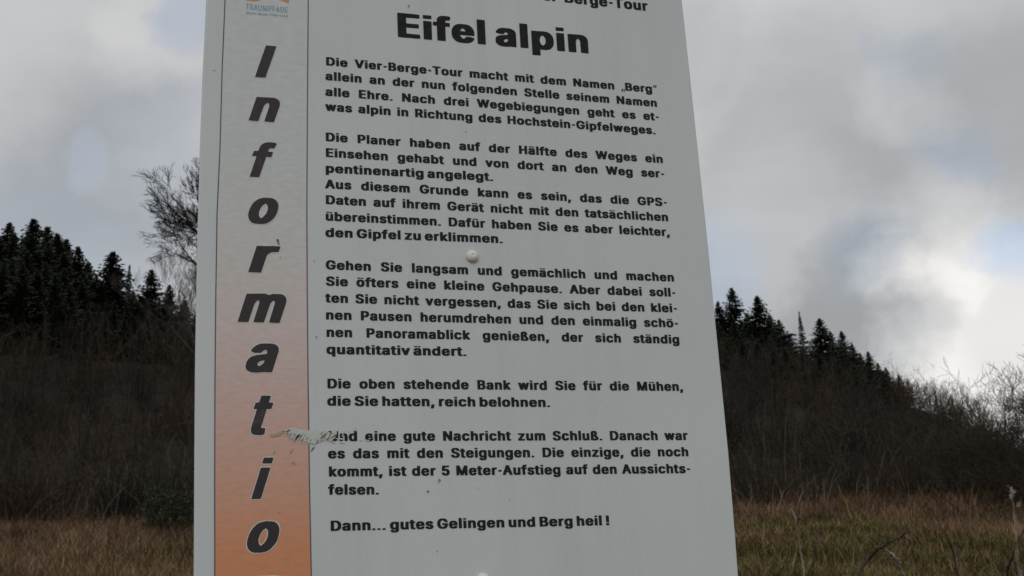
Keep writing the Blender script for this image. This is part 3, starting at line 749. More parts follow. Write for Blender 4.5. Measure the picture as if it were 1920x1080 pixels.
BLACK = {'A':[306,[[-16,2,10,0,60,0,69,2,95,65,114,66,159,65,184,4,187,1,256,0,270,2,271,12,170,248,93,250,85,249,81,246,-17,12],[114,107,112,108,127,144,142,108]]],'B':[293,[[8,2,25,0,173,2,207,10,221,18,233,28,241,39,246,53,247,80,243,98,235,111,223,123,208,131,221,139,229,149,235,160,237,174,236,194,232,207,225,220,214,231,187,244,160,249,23,250,8,248,6,243],[94,42,92,43,92,106,129,105,142,101,153,92,160,82,163,70,160,61,152,51,133,43],[94,147,92,149,92,207,121,208,139,201,149,192,152,182,151,172,146,162,135,153,124,149]]],'C':[322,[[101,-1,167,-3,206,4,225,12,244,24,256,36,269,54,276,77,275,87,264,89,198,89,192,87,184,69,171,54,154,45,139,42,121,49,105,61,92,79,84,97,81,132,83,149,89,165,96,179,107,191,117,198,133,206,145,208,170,196,182,185,192,163,196,161,264,161,276,163,277,171,272,187,260,209,242,228,217,242,194,249,167,253,119,253,85,248,62,240,39,226,22,208,9,189,-2,157,-4,126,-2,93,9,61,26,36,46,19,73,6]]],'D':[318,[[8,2,19,0,125,0,165,2,190,8,208,15,236,33,252,53,263,74,269,100,271,125,269,151,263,176,252,198,236,217,219,230,202,238,162,248,127,250,8,248,6,243],[94,42,92,43,92,207,117,208,135,204,149,198,160,189,171,178,178,164,184,147,186,129,185,112,181,94,175,80,168,68,156,58,144,50,127,44]]],'E':[274,[[8,2,33,0,210,0,224,2,225,37,221,41,92,43,92,104,94,105,208,106,214,110,214,123,214,143,208,147,98,147,92,149,92,207,220,209,223,213,223,245,221,248,165,250,21,250,8,248,6,243]]],'G':[328,[[101,-1,164,-3,187,-1,208,4,228,12,244,23,258,36,270,54,276,69,279,91,279,128,275,132,127,132,124,128,124,99,127,93,193,91,188,75,177,59,160,47,144,41,124,48,106,60,93,77,84,97,81,128,83,147,88,163,105,189,117,198,132,206,144,208,167,198,179,186,192,163,196,162,264,161,276,163,277,171,274,183,262,206,244,226,219,241,196,249,167,253,117,253,85,248,62,240,41,228,23,210,9,189,-2,157,-4,124,-2,93,9,61,26,36,46,19,71,6]]],'H':[326,[[8,2,33,0,81,0,91,2,92,106,123,107,183,106,184,2,208,0,256,0,267,2,267,248,256,250,198,250,183,247,182,149,94,149,92,151,92,245,90,248,58,250,8,248,6,243]]],'I':[143,[[4,2,15,0,76,0,84,1,88,4,88,245,84,249,15,250,7,249,3,246]]],'K':[299,[[8,2,33,0,81,0,91,2,92,80,102,89,173,2,198,0,252,0,262,2,262,14,159,141,262,237,264,245,262,248,229,250,169,248,94,177,92,180,92,245,90,248,58,250,8,248,6,243]]],'M':[385,[[8,2,33,0,79,0,89,2,92,80,127,2,142,0,204,1,207,4,242,81,243,2,269,0,317,0,326,2,327,243,325,248,292,250,229,248,167,111,104,248,71,250,8,248,6,243]]],'N':[329,[[8,2,33,0,81,0,91,2,92,117,94,121,181,2,206,0,260,0,270,2,272,243,270,248,198,250,190,249,186,246,185,127,96,248,65,250,8,248,6,243]]],'P':[287,[[8,2,33,0,81,0,91,2,92,84,154,86,180,90,204,99,225,115,234,129,239,143,242,156,242,178,240,192,234,207,226,219,216,229,191,243,160,249,25,250,8,248,6,243],[94,127,92,129,92,207,117,208,135,203,148,194,155,180,157,166,152,149,145,139,132,131,117,127]]],'R':[290,[[8,2,33,0,81,0,91,2,92,90,98,91,108,90,163,2,173,0,227,0,251,2,252,13,197,100,217,111,227,121,236,135,242,155,243,178,239,198,230,215,217,229,192,243,160,249,25,250,8,248,6,243],[94,133,92,135,92,207,119,208,140,201,151,192,156,178,157,164,152,151,142,141,129,135]]],'S':[288,[[76,-2,140,-4,182,2,201,9,215,17,228,29,236,41,242,60,242,84,237,100,227,113,213,124,191,135,107,159,93,168,87,180,89,190,97,199,107,206,120,210,129,207,143,199,150,190,154,178,157,175,236,176,238,180,237,193,230,213,218,228,197,241,177,248,153,252,103,253,76,251,55,245,32,235,18,223,8,209,3,192,3,168,7,152,18,139,34,127,51,119,136,95,151,85,157,76,156,64,148,53,134,44,120,39,103,44,91,53,85,60,81,74,78,77,9,78,-4,76,-5,64,-1,49,4,37,13,25,24,16,40,8]]],'T':[289,[[78,2,104,0,152,0,161,2,162,207,243,209,247,213,247,245,245,248,231,250,8,250,-5,249,-9,246,-9,213,-5,209,77,207]]],'U':[326,[[96,-2,158,-4,196,1,212,7,231,17,244,28,254,39,265,61,268,80,268,245,266,249,196,250,185,249,183,247,181,80,176,67,167,55,156,47,137,40,119,47,108,55,98,67,93,80,91,247,83,250,58,250,15,250,6,247,6,84,11,57,23,35,44,17,69,4]]],'V':[306,[[84,2,110,0,162,0,172,2,271,237,271,245,269,248,200,250,185,248,129,108,127,109,69,248,-4,250,-13,249,-17,246,-16,237]]],'W':[416,[[58,2,83,0,137,0,147,2,181,110,183,110,217,2,243,0,296,0,306,2,381,239,379,248,348,250,296,248,262,137,260,136,225,248,193,250,139,248,104,137,102,137,67,248,37,250,-15,248,-17,239]]],'F':[269,[[8,2,33,0,81,0,91,2,92,102,196,102,208,104,209,139,206,143,92,145,92,207,218,209,222,213,222,245,220,248,162,250,21,250,8,248,6,243]]],'a':[258,[[47,-2,103,-4,132,0,193,0,203,2,203,139,196,160,188,170,178,178,157,187,136,191,70,191,49,188,30,181,14,170,3,158,-3,147,-3,137,32,127,75,127,89,143,103,150,114,143,119,133,120,125,115,121,51,113,22,105,6,96,-5,82,-9,68,-9,51,-7,37,-1,25,7,16,18,8],[90,39,82,43,76,51,75,57,78,65,93,74,121,78,119,65,113,53,104,45]]],'b':[277,[[85,-2,131,-4,161,-2,183,6,205,20,221,41,230,65,233,98,229,129,222,147,211,162,196,176,182,184,150,192,86,192,86,245,84,249,6,249,2,245,2,4,11,0,75,0],[115,41,103,49,93,63,87,78,86,96,88,114,94,129,106,143,117,149,130,141,140,129,146,112,148,94,145,74,139,59,126,45,117,40]]],'c':[261,[[72,-2,128,-4,161,1,178,7,192,16,211,36,218,51,217,61,176,69,138,68,126,49,109,40,99,46,90,55,83,67,78,80,77,100,82,121,92,137,108,149,112,149,122,143,131,133,136,123,140,121,180,121,215,129,217,139,209,157,196,170,180,181,159,189,136,192,90,192,67,190,47,184,30,175,15,162,5,147,-4,125,-7,102,-6,74,0,51,12,31,28,16,47,5]]],'d':[277,[[67,-2,122,-4,151,0,211,0,222,2,223,243,221,249,190,250,141,249,139,245,139,192,84,192,54,188,39,182,24,172,7,153,-3,129,-7,108,-7,76,0,51,10,31,26,15,42,5],[107,40,95,49,84,63,79,78,77,96,79,114,86,130,99,144,109,149,122,141,131,129,137,114,140,94,137,74,130,59,120,46]]],'e':[266,[[73,-2,130,-4,161,0,180,6,194,14,206,24,213,33,219,45,218,55,178,64,139,63,125,45,115,40,110,39,99,45,90,53,82,65,78,76,84,78,211,78,222,80,222,114,215,141,200,164,180,180,160,188,136,192,90,192,67,190,46,184,29,174,16,162,5,147,-3,127,-7,102,-6,71,2,47,13,29,30,14,47,5],[80,117,82,125,90,137,102,147,109,150,126,137,136,118]]],'f':[186,[[18,2,30,0,88,0,97,1,101,4,101,151,140,151,145,153,147,156,146,188,138,190,103,191,101,192,102,205,104,211,109,216,138,216,146,219,154,245,154,252,152,254,132,259,99,260,69,259,51,254,34,245,22,231,18,217,17,192,-16,190,-21,188,-22,156,-20,153,17,151]]],'g':[277,[[68,-68,128,-69,165,-65,182,-60,197,-52,208,-42,215,-32,221,-19,223,-3,223,185,221,189,147,190,115,193,65,190,45,184,32,178,19,167,6,152,-1,136,-6,120,-7,83,0,54,15,30,34,15,59,6,84,2,139,3,136,-9,131,-17,122,-24,109,-28,95,-22,77,-5,72,-4,32,-4,3,-19,2,-30,22,-50,40,-61],[107,46,94,54,85,65,79,79,77,97,79,114,86,130,96,142,109,149,120,144,132,128,138,112,140,95,138,79,132,64,121,52]]],'h':[269,[[4,2,29,0,75,0,85,2,87,119,95,137,111,149,124,139,131,121,133,2,144,0,202,0,213,1,215,4,215,125,213,143,207,158,192,177,167,189,140,192,86,192,86,245,83,249,15,250,6,249,2,246]]],'i':[139,[[4,2,15,0,73,0,84,1,86,4,86,184,84,189,17,190,3,188],[4,215,30,214,84,215,86,219,86,248,73,251,5,250,2,246,2,219]]],'k':[253,[[4,2,29,0,75,0,85,2,88,51,133,1,208,0,222,2,223,10,222,14,137,108,215,176,217,180,216,188,204,190,129,189,88,154,86,156,86,247,73,250,4,248,2,243]]],'l':[139,[[4,2,15,0,73,0,84,1,86,4,86,250,85,254,82,255,13,256,5,255,3,252]]],'m':[375,[[4,2,29,0,75,0,85,2,86,121,94,139,106,148,116,139,120,127,121,2,138,0,192,0,202,2,204,123,210,139,221,148,232,141,237,127,239,2,265,0,311,0,320,2,321,131,319,147,313,162,304,174,290,184,275,190,258,193,204,193,188,190,171,184,152,191,131,193,4,189,2,184]]],'n':[269,[[4,2,29,0,75,0,85,2,87,119,95,137,111,149,124,139,131,121,133,2,158,0,204,0,214,2,215,131,210,153,198,171,177,185,146,192,15,190,3,188]]],'o':[272,[[72,-2,130,-4,165,2,180,8,195,18,215,41,223,59,227,76,228,102,225,123,220,139,211,155,198,168,182,180,163,188,140,192,92,193,70,190,47,184,32,176,18,164,7,151,-2,133,-7,108,-7,76,0,51,12,31,28,16,47,5],[107,41,95,49,86,61,79,78,77,96,80,114,88,131,99,143,111,149,124,141,135,127,142,110,144,92,140,73,132,57,117,42,111,40]]],'p':[277,[[48,-66,77,-66,86,-63,86,-3,144,-3,173,2,188,8,202,18,221,42,228,59,232,81,232,108,229,128,223,143,214,159,202,171,186,182,163,190,140,192,102,192,79,190,13,190,4,189,2,186,2,-62,11,-66],[115,41,102,50,94,61,88,77,86,97,88,114,94,130,106,143,117,149,130,142,139,130,146,112,148,95,146,75,138,57,127,46,119,41]]],'q':[277,[[178,-66,215,-66,223,-62,223,186,213,190,147,190,124,192,86,192,61,190,40,183,24,172,11,159,2,143,-4,128,-7,108,-7,81,-3,59,4,42,22,18,34,10,49,3,82,-3,139,-3,140,-64,149,-66],[105,41,92,52,84,63,79,79,77,97,79,114,86,130,97,142,109,149,120,143,132,128,138,112,140,93,136,71,128,55,116,44,109,40]]],'r':[189,[[4,2,29,0,75,0,85,2,86,115,88,127,96,139,111,148,153,151,154,190,146,192,102,193,75,190,13,190,3,188]]],'s':[245,[[56,-2,114,-4,147,0,164,5,179,13,195,29,201,45,201,65,196,80,187,92,174,101,158,107,97,122,88,127,84,135,87,143,99,151,111,141,118,130,122,128,160,128,195,135,197,137,198,145,192,159,181,172,168,181,152,188,130,192,62,191,43,187,28,180,14,170,6,161,0,143,0,123,4,110,14,98,27,90,43,83,104,69,112,63,116,57,112,47,97,38,84,45,74,62,70,64,33,64,-5,57,-7,49,-4,39,8,20,31,5]]],'t':[172,[[53,0,111,-2,130,0,138,4,139,12,132,37,126,40,99,40,94,45,93,53,93,151,132,153,134,186,128,190,93,192,93,227,90,231,15,232,9,229,9,192,-21,188,-22,155,-16,151,8,151,9,49,11,31,16,22,24,12,38,4]]],'u':[269,[[60,0,111,-2,138,1,204,0,215,3,215,183,213,189,144,190,132,187,131,72,128,62,122,52,106,42,93,52,86,70,86,187,77,190,38,190,11,190,3,187,2,66,6,43,13,27,26,13,44,4]]],'v':[258,[[62,2,88,0,134,0,145,2,222,178,222,188,206,190,148,190,138,188,104,110,102,109,69,188,59,190,0,190,-16,188,-16,178]]],'w':[352,[[49,2,74,0,120,0,130,2,151,62,171,2,197,0,243,0,252,2,314,178,314,188,297,190,240,190,230,188,211,131,193,188,180,190,113,190,108,186,90,131,70,189,1,190,-13,188,-13,178]]],'z':[253,[[-2,2,24,0,190,0,204,2,205,35,203,40,109,41,103,43,201,155,201,188,192,190,146,190,13,190,0,188,0,155,2,151,100,149,-3,33]]],'ä':[258,[[47,-2,103,-4,132,0,193,0,203,2,203,139,196,160,188,170,178,178,157,187,136,191,70,191,49,188,30,181,14,170,3,158,-3,147,-3,137,32,127,75,127,89,143,103,150,114,143,119,133,120,125,115,121,51,113,22,105,6,96,-5,82,-9,68,-9,51,-7,37,-1,25,7,16,18,8],[90,39,82,43,76,51,75,57,78,65,93,74,121,78,119,65,113,53,104,45],[21,217,90,217,93,221,92,243,80,245,22,244,19,243,18,239,18,221],[111,217,180,217,183,221,182,243,170,245,111,244,108,239,108,221]]],'ö':[272,[[72,-2,130,-4,165,2,180,8,195,18,215,41,223,59,227,76,228,102,225,123,220,139,211,155,198,168,182,180,163,188,140,192,92,193,70,190,47,184,32,176,18,164,7,151,-2,133,-7,108,-7,76,0,51,12,31,28,16,47,5],[107,41,95,49,86,61,79,78,77,96,80,114,88,131,99,143,111,149,124,141,135,127,142,110,144,92,140,73,132,57,117,42,111,40],[27,217,97,217,100,221,100,241,97,244,90,245,28,244,25,239,25,221],[118,217,188,217,190,221,190,241,186,244,180,245,120,244,115,241,115,221]]],'ü':[269,[[60,0,111,-2,138,1,204,0,215,3,215,183,213,189,144,190,132,187,131,72,128,62,122,52,106,42,93,52,86,70,86,187,77,190,38,190,11,190,3,187,2,66,6,43,13,27,26,13,44,4],[28,217,94,217,98,221,98,242,86,245,27,244,24,240,24,221],[118,217,186,217,189,221,188,242,177,245,117,244,114,240,114,221]]],'ß':[286,[[102,-1,162,-3,200,3,214,9,227,19,235,30,239,44,239,67,231,85,219,98,185,122,178,132,180,140,194,158,200,173,201,200,196,218,185,231,172,241,156,248,135,252,79,253,47,245,31,236,19,224,12,210,7,191,7,3,17,0,87,1],[137,41,121,48,90,50,91,181,95,196,104,207,110,204,115,198,118,185,115,175,95,149,93,138,93,122,98,110,106,99,143,73,153,63,156,56,152,48,144,42]]],'.':[147,[[5,2,20,0,85,2,87,6,86,37,83,40,74,41,6,39,4,35]]],',':[151,[[-4,-53,34,-55,69,-53,98,37,96,46,23,48,11,45,-6,-43]]],'-':[292,[[62,87,199,87,204,91,204,124,202,127,191,128,39,127,35,124,35,91,41,87]]],'!':[155,[[22,0,71,-2,90,3,97,10,101,18,102,31,99,41,88,51,75,54,33,55,16,51,4,39,2,21,9,8],[19,74,83,74,92,76,93,78,96,241,94,248,21,250,10,249,8,246,10,78,12,76]]],'5':[292,[[78,-1,137,-3,173,3,188,9,203,18,214,28,223,42,232,67,232,97,225,122,211,142,193,155,169,165,146,169,101,169,100,171,105,208,218,210,220,214,220,245,216,249,41,250,26,247,10,120,16,117,50,114,83,114,90,114,114,126,125,121,136,112,144,101,147,91,148,77,142,61,132,50,119,41,110,44,100,52,93,61,90,73,87,74,21,75,7,73,6,61,9,48,15,36,24,24,46,9]]],'„':[204,[[-4,-53,7,-55,101,-55,135,-53,164,37,164,45,159,47,149,48,13,47,-5,-43]]],'“':[211,[[3,149,31,147,141,147,154,149,171,247,168,249,158,250,32,249,2,159]]]}
HALO = {'I':[143,[[0,-4,79,-6,91,-4,95,-1,95,246,94,252,90,255,11,256,-3,252,-4,3]]],'n':[269,[[-1,-4,75,-6,91,-2,93,113,99,129,110,140,119,132,124,117,126,-2,147,-6,208,-6,220,-3,221,138,214,162,201,179,179,193,147,199,10,197,-3,193,-5,3]]],'f':[186,[[14,-4,90,-6,106,-2,108,144,148,146,152,148,154,156,152,193,142,196,108,197,108,201,115,210,151,213,161,240,161,256,158,260,133,265,94,266,67,265,44,260,27,250,15,234,11,218,10,197,-19,196,-28,193,-27,148,-19,145,10,144,10,3]]],'r':[189,[[-1,-4,75,-6,91,-2,94,121,102,133,116,142,152,143,160,146,162,189,158,197,93,199,8,196,-3,193,-5,3]]],'m':[375,[[-1,-4,75,-6,91,-2,93,117,97,130,106,139,113,125,114,-2,131,-6,207,-4,210,3,211,121,215,132,222,139,228,132,231,123,232,-2,247,-6,324,-4,328,3,328,134,320,166,310,179,297,189,281,196,260,199,202,199,172,192,154,198,131,200,0,195,-5,185,-5,3]]],'a':[258,[[45,-8,106,-10,136,-6,198,-6,210,-3,210,142,202,166,185,183,165,193,142,197,67,198,27,188,9,176,-3,164,-10,150,-8,131,45,119,11,108,-9,91,-16,70,-15,37,-8,21,6,6,22,-3],[90,47,82,56,84,60,96,67,113,70,103,54],[86,124,92,134,102,142,113,128]]],'t':[172,[[50,-6,121,-8,140,-4,145,1,145,15,138,43,129,46,104,46,99,56,99,144,129,145,139,148,140,191,131,196,99,197,99,232,97,236,90,239,6,237,2,232,2,197,-23,196,-29,189,-28,148,2,142,2,46,6,23,23,3]]],'o':[272,[[69,-8,131,-10,167,-5,200,11,220,33,228,50,234,72,233,123,227,142,217,160,204,174,188,185,167,194,142,198,71,197,48,192,29,183,13,170,1,156,-10,133,-14,107,-13,72,-6,47,4,28,21,11,42,-1],[108,48,91,68,84,95,87,111,94,127,111,141,122,133,129,122,137,93,128,64,117,52]]],'i':[139,[[0,-4,79,-6,89,-4,93,-1,93,187,88,195,10,196,0,195,-4,191,-4,3],[1,209,73,207,89,209,93,217,92,254,75,258,-1,256,-4,250,-4,217]]]}
LIGHT = {'T':[158,[[48,2,89,2,89,219,138,221,137,250,-1,250,-1,221,48,219]]],'R':[158,[[8,2,49,2,49,95,58,96,65,95,96,2,141,2,107,101,122,118,131,138,135,167,133,198,122,229,99,247,8,250],[49,128,49,219,72,219,84,210,92,196,92,153,77,130]]],'A':[168,[[-6,2,36,1,51,68,65,69,95,68,111,1,152,2,95,250,51,250],[59,101,73,164,87,101]]],'U':[179,[[55,-2,89,-4,110,1,128,15,142,39,150,81,149,250,109,248,108,72,98,43,78,29,59,46,49,74,49,248,8,250,10,58,26,19,38,6]]],'M':[213,[[8,2,48,2,49,110,76,2,115,2,141,107,143,2,184,2,183,250,135,250,95,93,57,250,8,250]]],'P':[157,[[8,2,49,2,49,89,102,95,117,107,128,126,135,163,131,204,118,233,97,247,8,250],[49,122,49,219,72,219,83,210,91,196,92,149,86,134,76,124]]],'F':[146,[[8,2,49,2,49,107,116,109,116,136,49,138,49,219,123,221,123,250,8,250]]],'D':[174,[[8,2,74,0,99,4,122,21,140,50,151,109,147,175,130,221,101,245,81,250,8,250],[49,31,49,219,64,219,85,210,101,188,109,153,110,107,104,70,92,47,73,33]]],'E':[149,[[8,2,125,2,125,29,49,31,49,110,117,111,119,132,116,141,49,142,49,219,124,221,124,250,8,250]]],'L':[131,[[8,2,114,2,114,29,47,31,47,250,8,250]]],'h':[146,[[5,2,45,2,46,124,52,144,64,158,74,146,79,128,79,2,120,2,119,124,115,157,106,175,93,186,45,188,45,250,6,250]]],'e':[144,[[42,-2,75,-4,96,2,112,19,122,43,104,53,85,54,75,35,64,27,52,37,44,56,41,81,124,85,122,124,114,155,100,178,81,188,48,189,30,182,13,161,3,130,0,85,6,43,21,14],[41,111,48,142,57,155,64,158,77,140,83,112]]],'i':[72,[[5,2,45,2,45,186,5,186],[5,227,45,227,45,250,8,251]]],'n':[146,[[5,2,45,2,46,124,52,144,64,158,74,146,79,128,79,2,120,2,118,140,110,169,94,186,70,190,5,186]]],'o':[148,[[42,-2,75,-4,94,2,111,21,123,52,127,99,120,142,105,173,83,188,50,189,31,182,15,163,4,134,0,87,5,46,20,15],[60,29,44,56,40,99,47,138,56,153,64,158,81,132,86,87,79,46,69,31]]],'s':[133,[[33,-2,63,-4,84,0,101,15,110,35,111,64,103,87,90,99,53,116,44,130,46,147,56,159,64,153,71,136,92,136,109,142,98,173,78,188,31,186,15,173,6,153,4,122,13,99,27,87,61,72,70,58,68,39,56,27,45,35,39,54,18,54,0,48,11,15]]],'l':[72,[[5,2,45,2,45,256,5,256]]],'f':[99,[[14,2,54,2,54,159,80,161,80,186,54,188,54,210,60,227,80,229,85,254,75,259,44,260,27,252,16,229,14,188,-9,186,-9,161,14,159]]],'a':[140,[[28,-2,59,-4,113,2,112,146,101,173,80,188,49,189,28,184,13,169,3,146,2,142,19,134,41,134,49,150,59,159,67,152,72,138,69,115,20,101,2,78,-1,54,2,27,12,8],[53,27,41,39,40,64,49,76,71,83,70,49,63,35]]],'d':[151,[[39,-2,68,-4,124,2,123,250,85,250,84,188,35,186,19,171,7,149,0,103,4,52,17,17],[60,29,45,54,40,97,46,136,62,158,79,134,84,91,77,48,69,33]]],'-':[159,[[37,91,112,92,113,120,24,120,24,93]]]}

# ------------------------------------------------------------------ the information board
def bd(px, py):
    r = ray(px, py)
    k = SIGN_Y / r.y
    return (r.x * k, r.z * k)
O = bd(870, 560)
TH = .004
foot_z = None
fs, ft = (O[0] * FX + (SIGN_Y + .05) * FY), (O[0] * FY - (SIGN_Y + .05) * FX)
ZG = gz(fs, ft)
sign = empty('information_sign', (O[0], SIGN_Y, ZG), 'white information board with black German text and an orange side strip', 'information board')
SO = sign.location.copy()
def loc(u, v, d=0.0):
    """board coordinates (world x, z; d in front of the face) -> the sign's own coordinates"""
    return (u - SO.x, -d, v - SO.z)

# outline of the sheet, slightly bowed at the sides, as its edges show
left_px = [(404, -260), (395, -130), (387, 0), (380.5, 130), (375, 280), (370.5, 450), (367.5, 600), (366, 700), (364.8, 850), (364, 1000), (363.5, 1080), (363.5, 1200), (364, 1330)]
right_px = [(1250, -260), (1264, -130), (1279, 0), (1293, 130), (1309, 280), (1327, 450), (1341.5, 600), (1351.5, 700), (1366.3, 850), (1378.5, 1000), (1384.5, 1080), (1392, 1200), (1399, 1330)]
outline = [bd(*p) for p in left_px] + [bd(*p) for p in reversed(right_px)]
bm = bmesh.new()
vs = [bm.verts.new(loc(u, v, 0)) for u, v in outline]
f = bm.faces.new(vs)
if f.normal.y > 0: f.normal_flip()
bm.normal_update()
r = bmesh.ops.extrude_face_region(bm, geom=[f])
nv = [g for g in r['geom'] if isinstance(g, bmesh.types.BMVert)]
bmesh.ops.translate(bm, verts=nv, vec=(0, TH, 0))
bmesh.ops.recalc_face_normals(bm, faces=bm.faces)
ed = [e for e in bm.edges if abs(e.verts[0].co.y) < 1e-6 and abs(e.verts[1].co.y) < 1e-6]
bmesh.ops.bevel(bm, geom=ed, offset=.0009, segments=2, affect='EDGES', profile=.6)
me = bpy.data.meshes.new('board'); bm.to_mesh(me); bm.free()
mb, t, b = new_mat('printed white sheet', (.6, .6, .6), .42)
b.inputs['Specular IOR Level'].default_value = .35
tcn = t.nodes.new('ShaderNodeTexCoord')
na = t.nodes.new('ShaderNodeTexNoise'); na.inputs['Scale'].default_value = 9; na.inputs['Detail'].default_value = 5
nb_ = t.nodes.new('ShaderNodeTexNoise'); nb_.inputs['Scale'].default_value = 420; nb_.inputs['Detail'].default_value = 3
t.links.new(tcn.outputs['Object'], na.inputs['Vector']); t.links.new(tcn.outputs['Object'], nb_.inputs['Vector'])
ra = t.nodes.new('ShaderNodeValToRGB')
ra.color_ramp.elements[0].position = .35; ra.color_ramp.elements[0].color = (.578, .622, .640, 1)
ra.color_ramp.elements[1].position = .68; ra.color_ramp.elements[1].color = (.622, .650, .672, 1)
t.links.new(na.outputs[0], ra.inputs[0])
rb = t.nodes.new('ShaderNodeValToRGB')
rb.color_ramp.elements[0].position = .3; rb.color_ramp.elements[0].color = (.92, .955, .935, 1)
rb.color_ramp.elements[1].position = .7; rb.color_ramp.elements[1].color = (1.0, .985, 1.0, 1)
t.links.new(nb_.outputs[0], rb.inputs[0])
mx = t.nodes.new('ShaderNodeMix'); mx.data_type = 'RGBA'; mx.blend_type = 'MULTIPLY'; mx.inputs[0].default_value = 1
t.links.new(ra.outputs[0], mx.inputs[6]); t.links.new(rb.outputs[0], mx.inputs[7])
mps = t.nodes.new('ShaderNodeMapping'); mps.inputs['Scale'].default_value = (34, 1, 2.2)
ns = t.nodes.new('ShaderNodeTexNoise'); ns.inputs['Scale'].default_value = 1.0; ns.inputs['Detail'].default_value = 6; ns.inputs['Roughness'].default_value = .6
t.links.new(tcn.outputs['Object'], mps.inputs[0]); t.links.new(mps.outputs[0], ns.inputs['Vector'])
rs = t.nodes.new('ShaderNodeValToRGB')
rs.color_ramp.elements[0].position = .30; rs.color_ramp.elements[0].color = (.925, .93, .905, 1)
rs.color_ramp.elements[1].position = .52; rs.color_ramp.elements[1].color = (1, 1, 1, 1)
t.links.new(ns.outputs[0], rs.inputs[0])
mx2 = t.nodes.new('ShaderNodeMix'); mx2.data_type = 'RGBA'; mx2.blend_type = 'MULTIPLY'; mx2.inputs[0].default_value = 1
t.links.new(mx.outputs[2], mx2.inputs[6]); t.links.new(rs.outputs[0], mx2.inputs[7]); t.links.new(mx2.outputs[2], b.inputs['Base Color'])
nr = t.nodes.new('ShaderNodeMapRange'); nr.inputs['To Min'].default_value = .34; nr.inputs['To Max'].default_value = .52
t.links.new(ns.outputs[0], nr.inputs['Value']); t.links.new(nr.outputs[0], b.inputs['Roughness'])
bp = t.nodes.new('ShaderNodeBump'); bp.inputs['Strength'].default_value = .05; bp.inputs['Distance'].default_value = .0005
t.links.new(nb_.outputs[0], bp.inputs['Height']); t.links.new(bp.outputs[0], b.inputs['Normal'])
link_obj('board', me, sign, mb)

def flat_mat(name, col, rough=.5, var=.12, scale=300):
    m, t, b = new_mat(name, col, rough)
    b.inputs['Specular IOR Level'].default_value = .3
    c = t.nodes.new('ShaderNodeTexCoord'); n = t.nodes.new('ShaderNodeTexNoise')
    n.inputs['Scale'].default_value = scale; n.inputs['Detail'].default_value = 4
    t.links.new(c.outputs['Object'], n.inputs['Vector'])
    r = t.nodes.new('ShaderNodeValToRGB')
    r.color_ramp.elements[0].position = .3; r.color_ramp.elements[1].position = .7
    r.color_ramp.elements[0].color = (*[x * (1 - var) for x in col], 1); r.color_ramp.elements[1].color = (*[min(1, x * (1 + var)) for x in col], 1)
    t.links.new(n.outputs[0], r.inputs[0]); t.links.new(r.outputs[0], b.inputs['Base Color'])
    return m

def poly_obj(name, polys, d, mat, parent=sign):
    """flat print: polygons [(outer, holes...)] in board coordinates at depth d"""
    V = []; T = []
    for loops in polys:
        flat = [p for L in loops for p in L]
        tris = tessellate_polygon([[Vector((p[0], p[1], 0)) for p in L] for L in loops])
        base = len(V)
        V += [loc(p[0], p[1], d) for p in flat]
        for a, b_, c in tris:
            pa, pb, pc = flat[a], flat[b_], flat[c]
            cr = (pb[0] - pa[0]) * (pc[1] - pa[1]) - (pb[1] - pa[1]) * (pc[0] - pa[0])
            T.append((base + a, base + b_, base + c) if cr > 0 else (base + a, base + c, base + b_))
    me = tri_mesh(name, V, T)
    return link_obj(name, me, parent, mat)

# orange side strip: printed colour runs from the sheet's white at the top to orange at the bottom
sl = [(422, 0), (416.5, 130), (412.4, 280), (407, 400), (404.5, 560), (403, 720), (402.5, 900), (402.6, 1080), (403.5, 1330)]
sr = [(577.8, 0), (576.8, 130), (575.8, 280), (575.2, 400), (576, 560), (577.6, 720), (580, 900), (583.6, 1080), (588.5, 1330)]
sl = [(430, -180)] + sl; sr = [(578.6, -180)] + sr
strip = [bd(*p) for p in sl] + [bd(*p) for p in reversed(sr)]
ms, t, b = new_mat('orange fading print', (.6, .3, .15), .42)
b.inputs['Specular IOR Level'].default_value = .35
tcn = t.nodes.new('ShaderNodeTexCoord'); sp = t.nodes.new('ShaderNodeSeparateXYZ')
t.links.new(tcn.outputs['Object'], sp.inputs[0])
def zloc(py): return bd(490, py)[1] - SO.z
mr = t.nodes.new('ShaderNodeMapRange')
z_lo, z_hi = zloc(1100), zloc(300)
mr.inputs['From Min'].default_value = z_lo; mr.inputs['From Max'].default_value = z_hi
t.links.new(sp.outputs[2], mr.inputs['Value'])
r = t.nodes.new('ShaderNodeValToRGB')
stops = [(1100, (.67, .275, .130)), (1020, (.66, .295, .165)), (900, (.65, .370, .285)), (800, (.65, .430, .380)), (700, (.650, .500, .475)), (600, (.65, .565, .565)), (450, (.625, .620, .628)), (300, (.600, .632, .648))]
cr = r.color_ramp
for i, (py, c) in enumerate(stops):
    pos = (zloc(py) - z_lo) / (z_hi - z_lo)
    el = cr.elements[i] if i < 2 else cr.elements.new(pos)
    if i < 2: el.position = min(max(pos, 0), 1)
    el.color = (*c, 1)
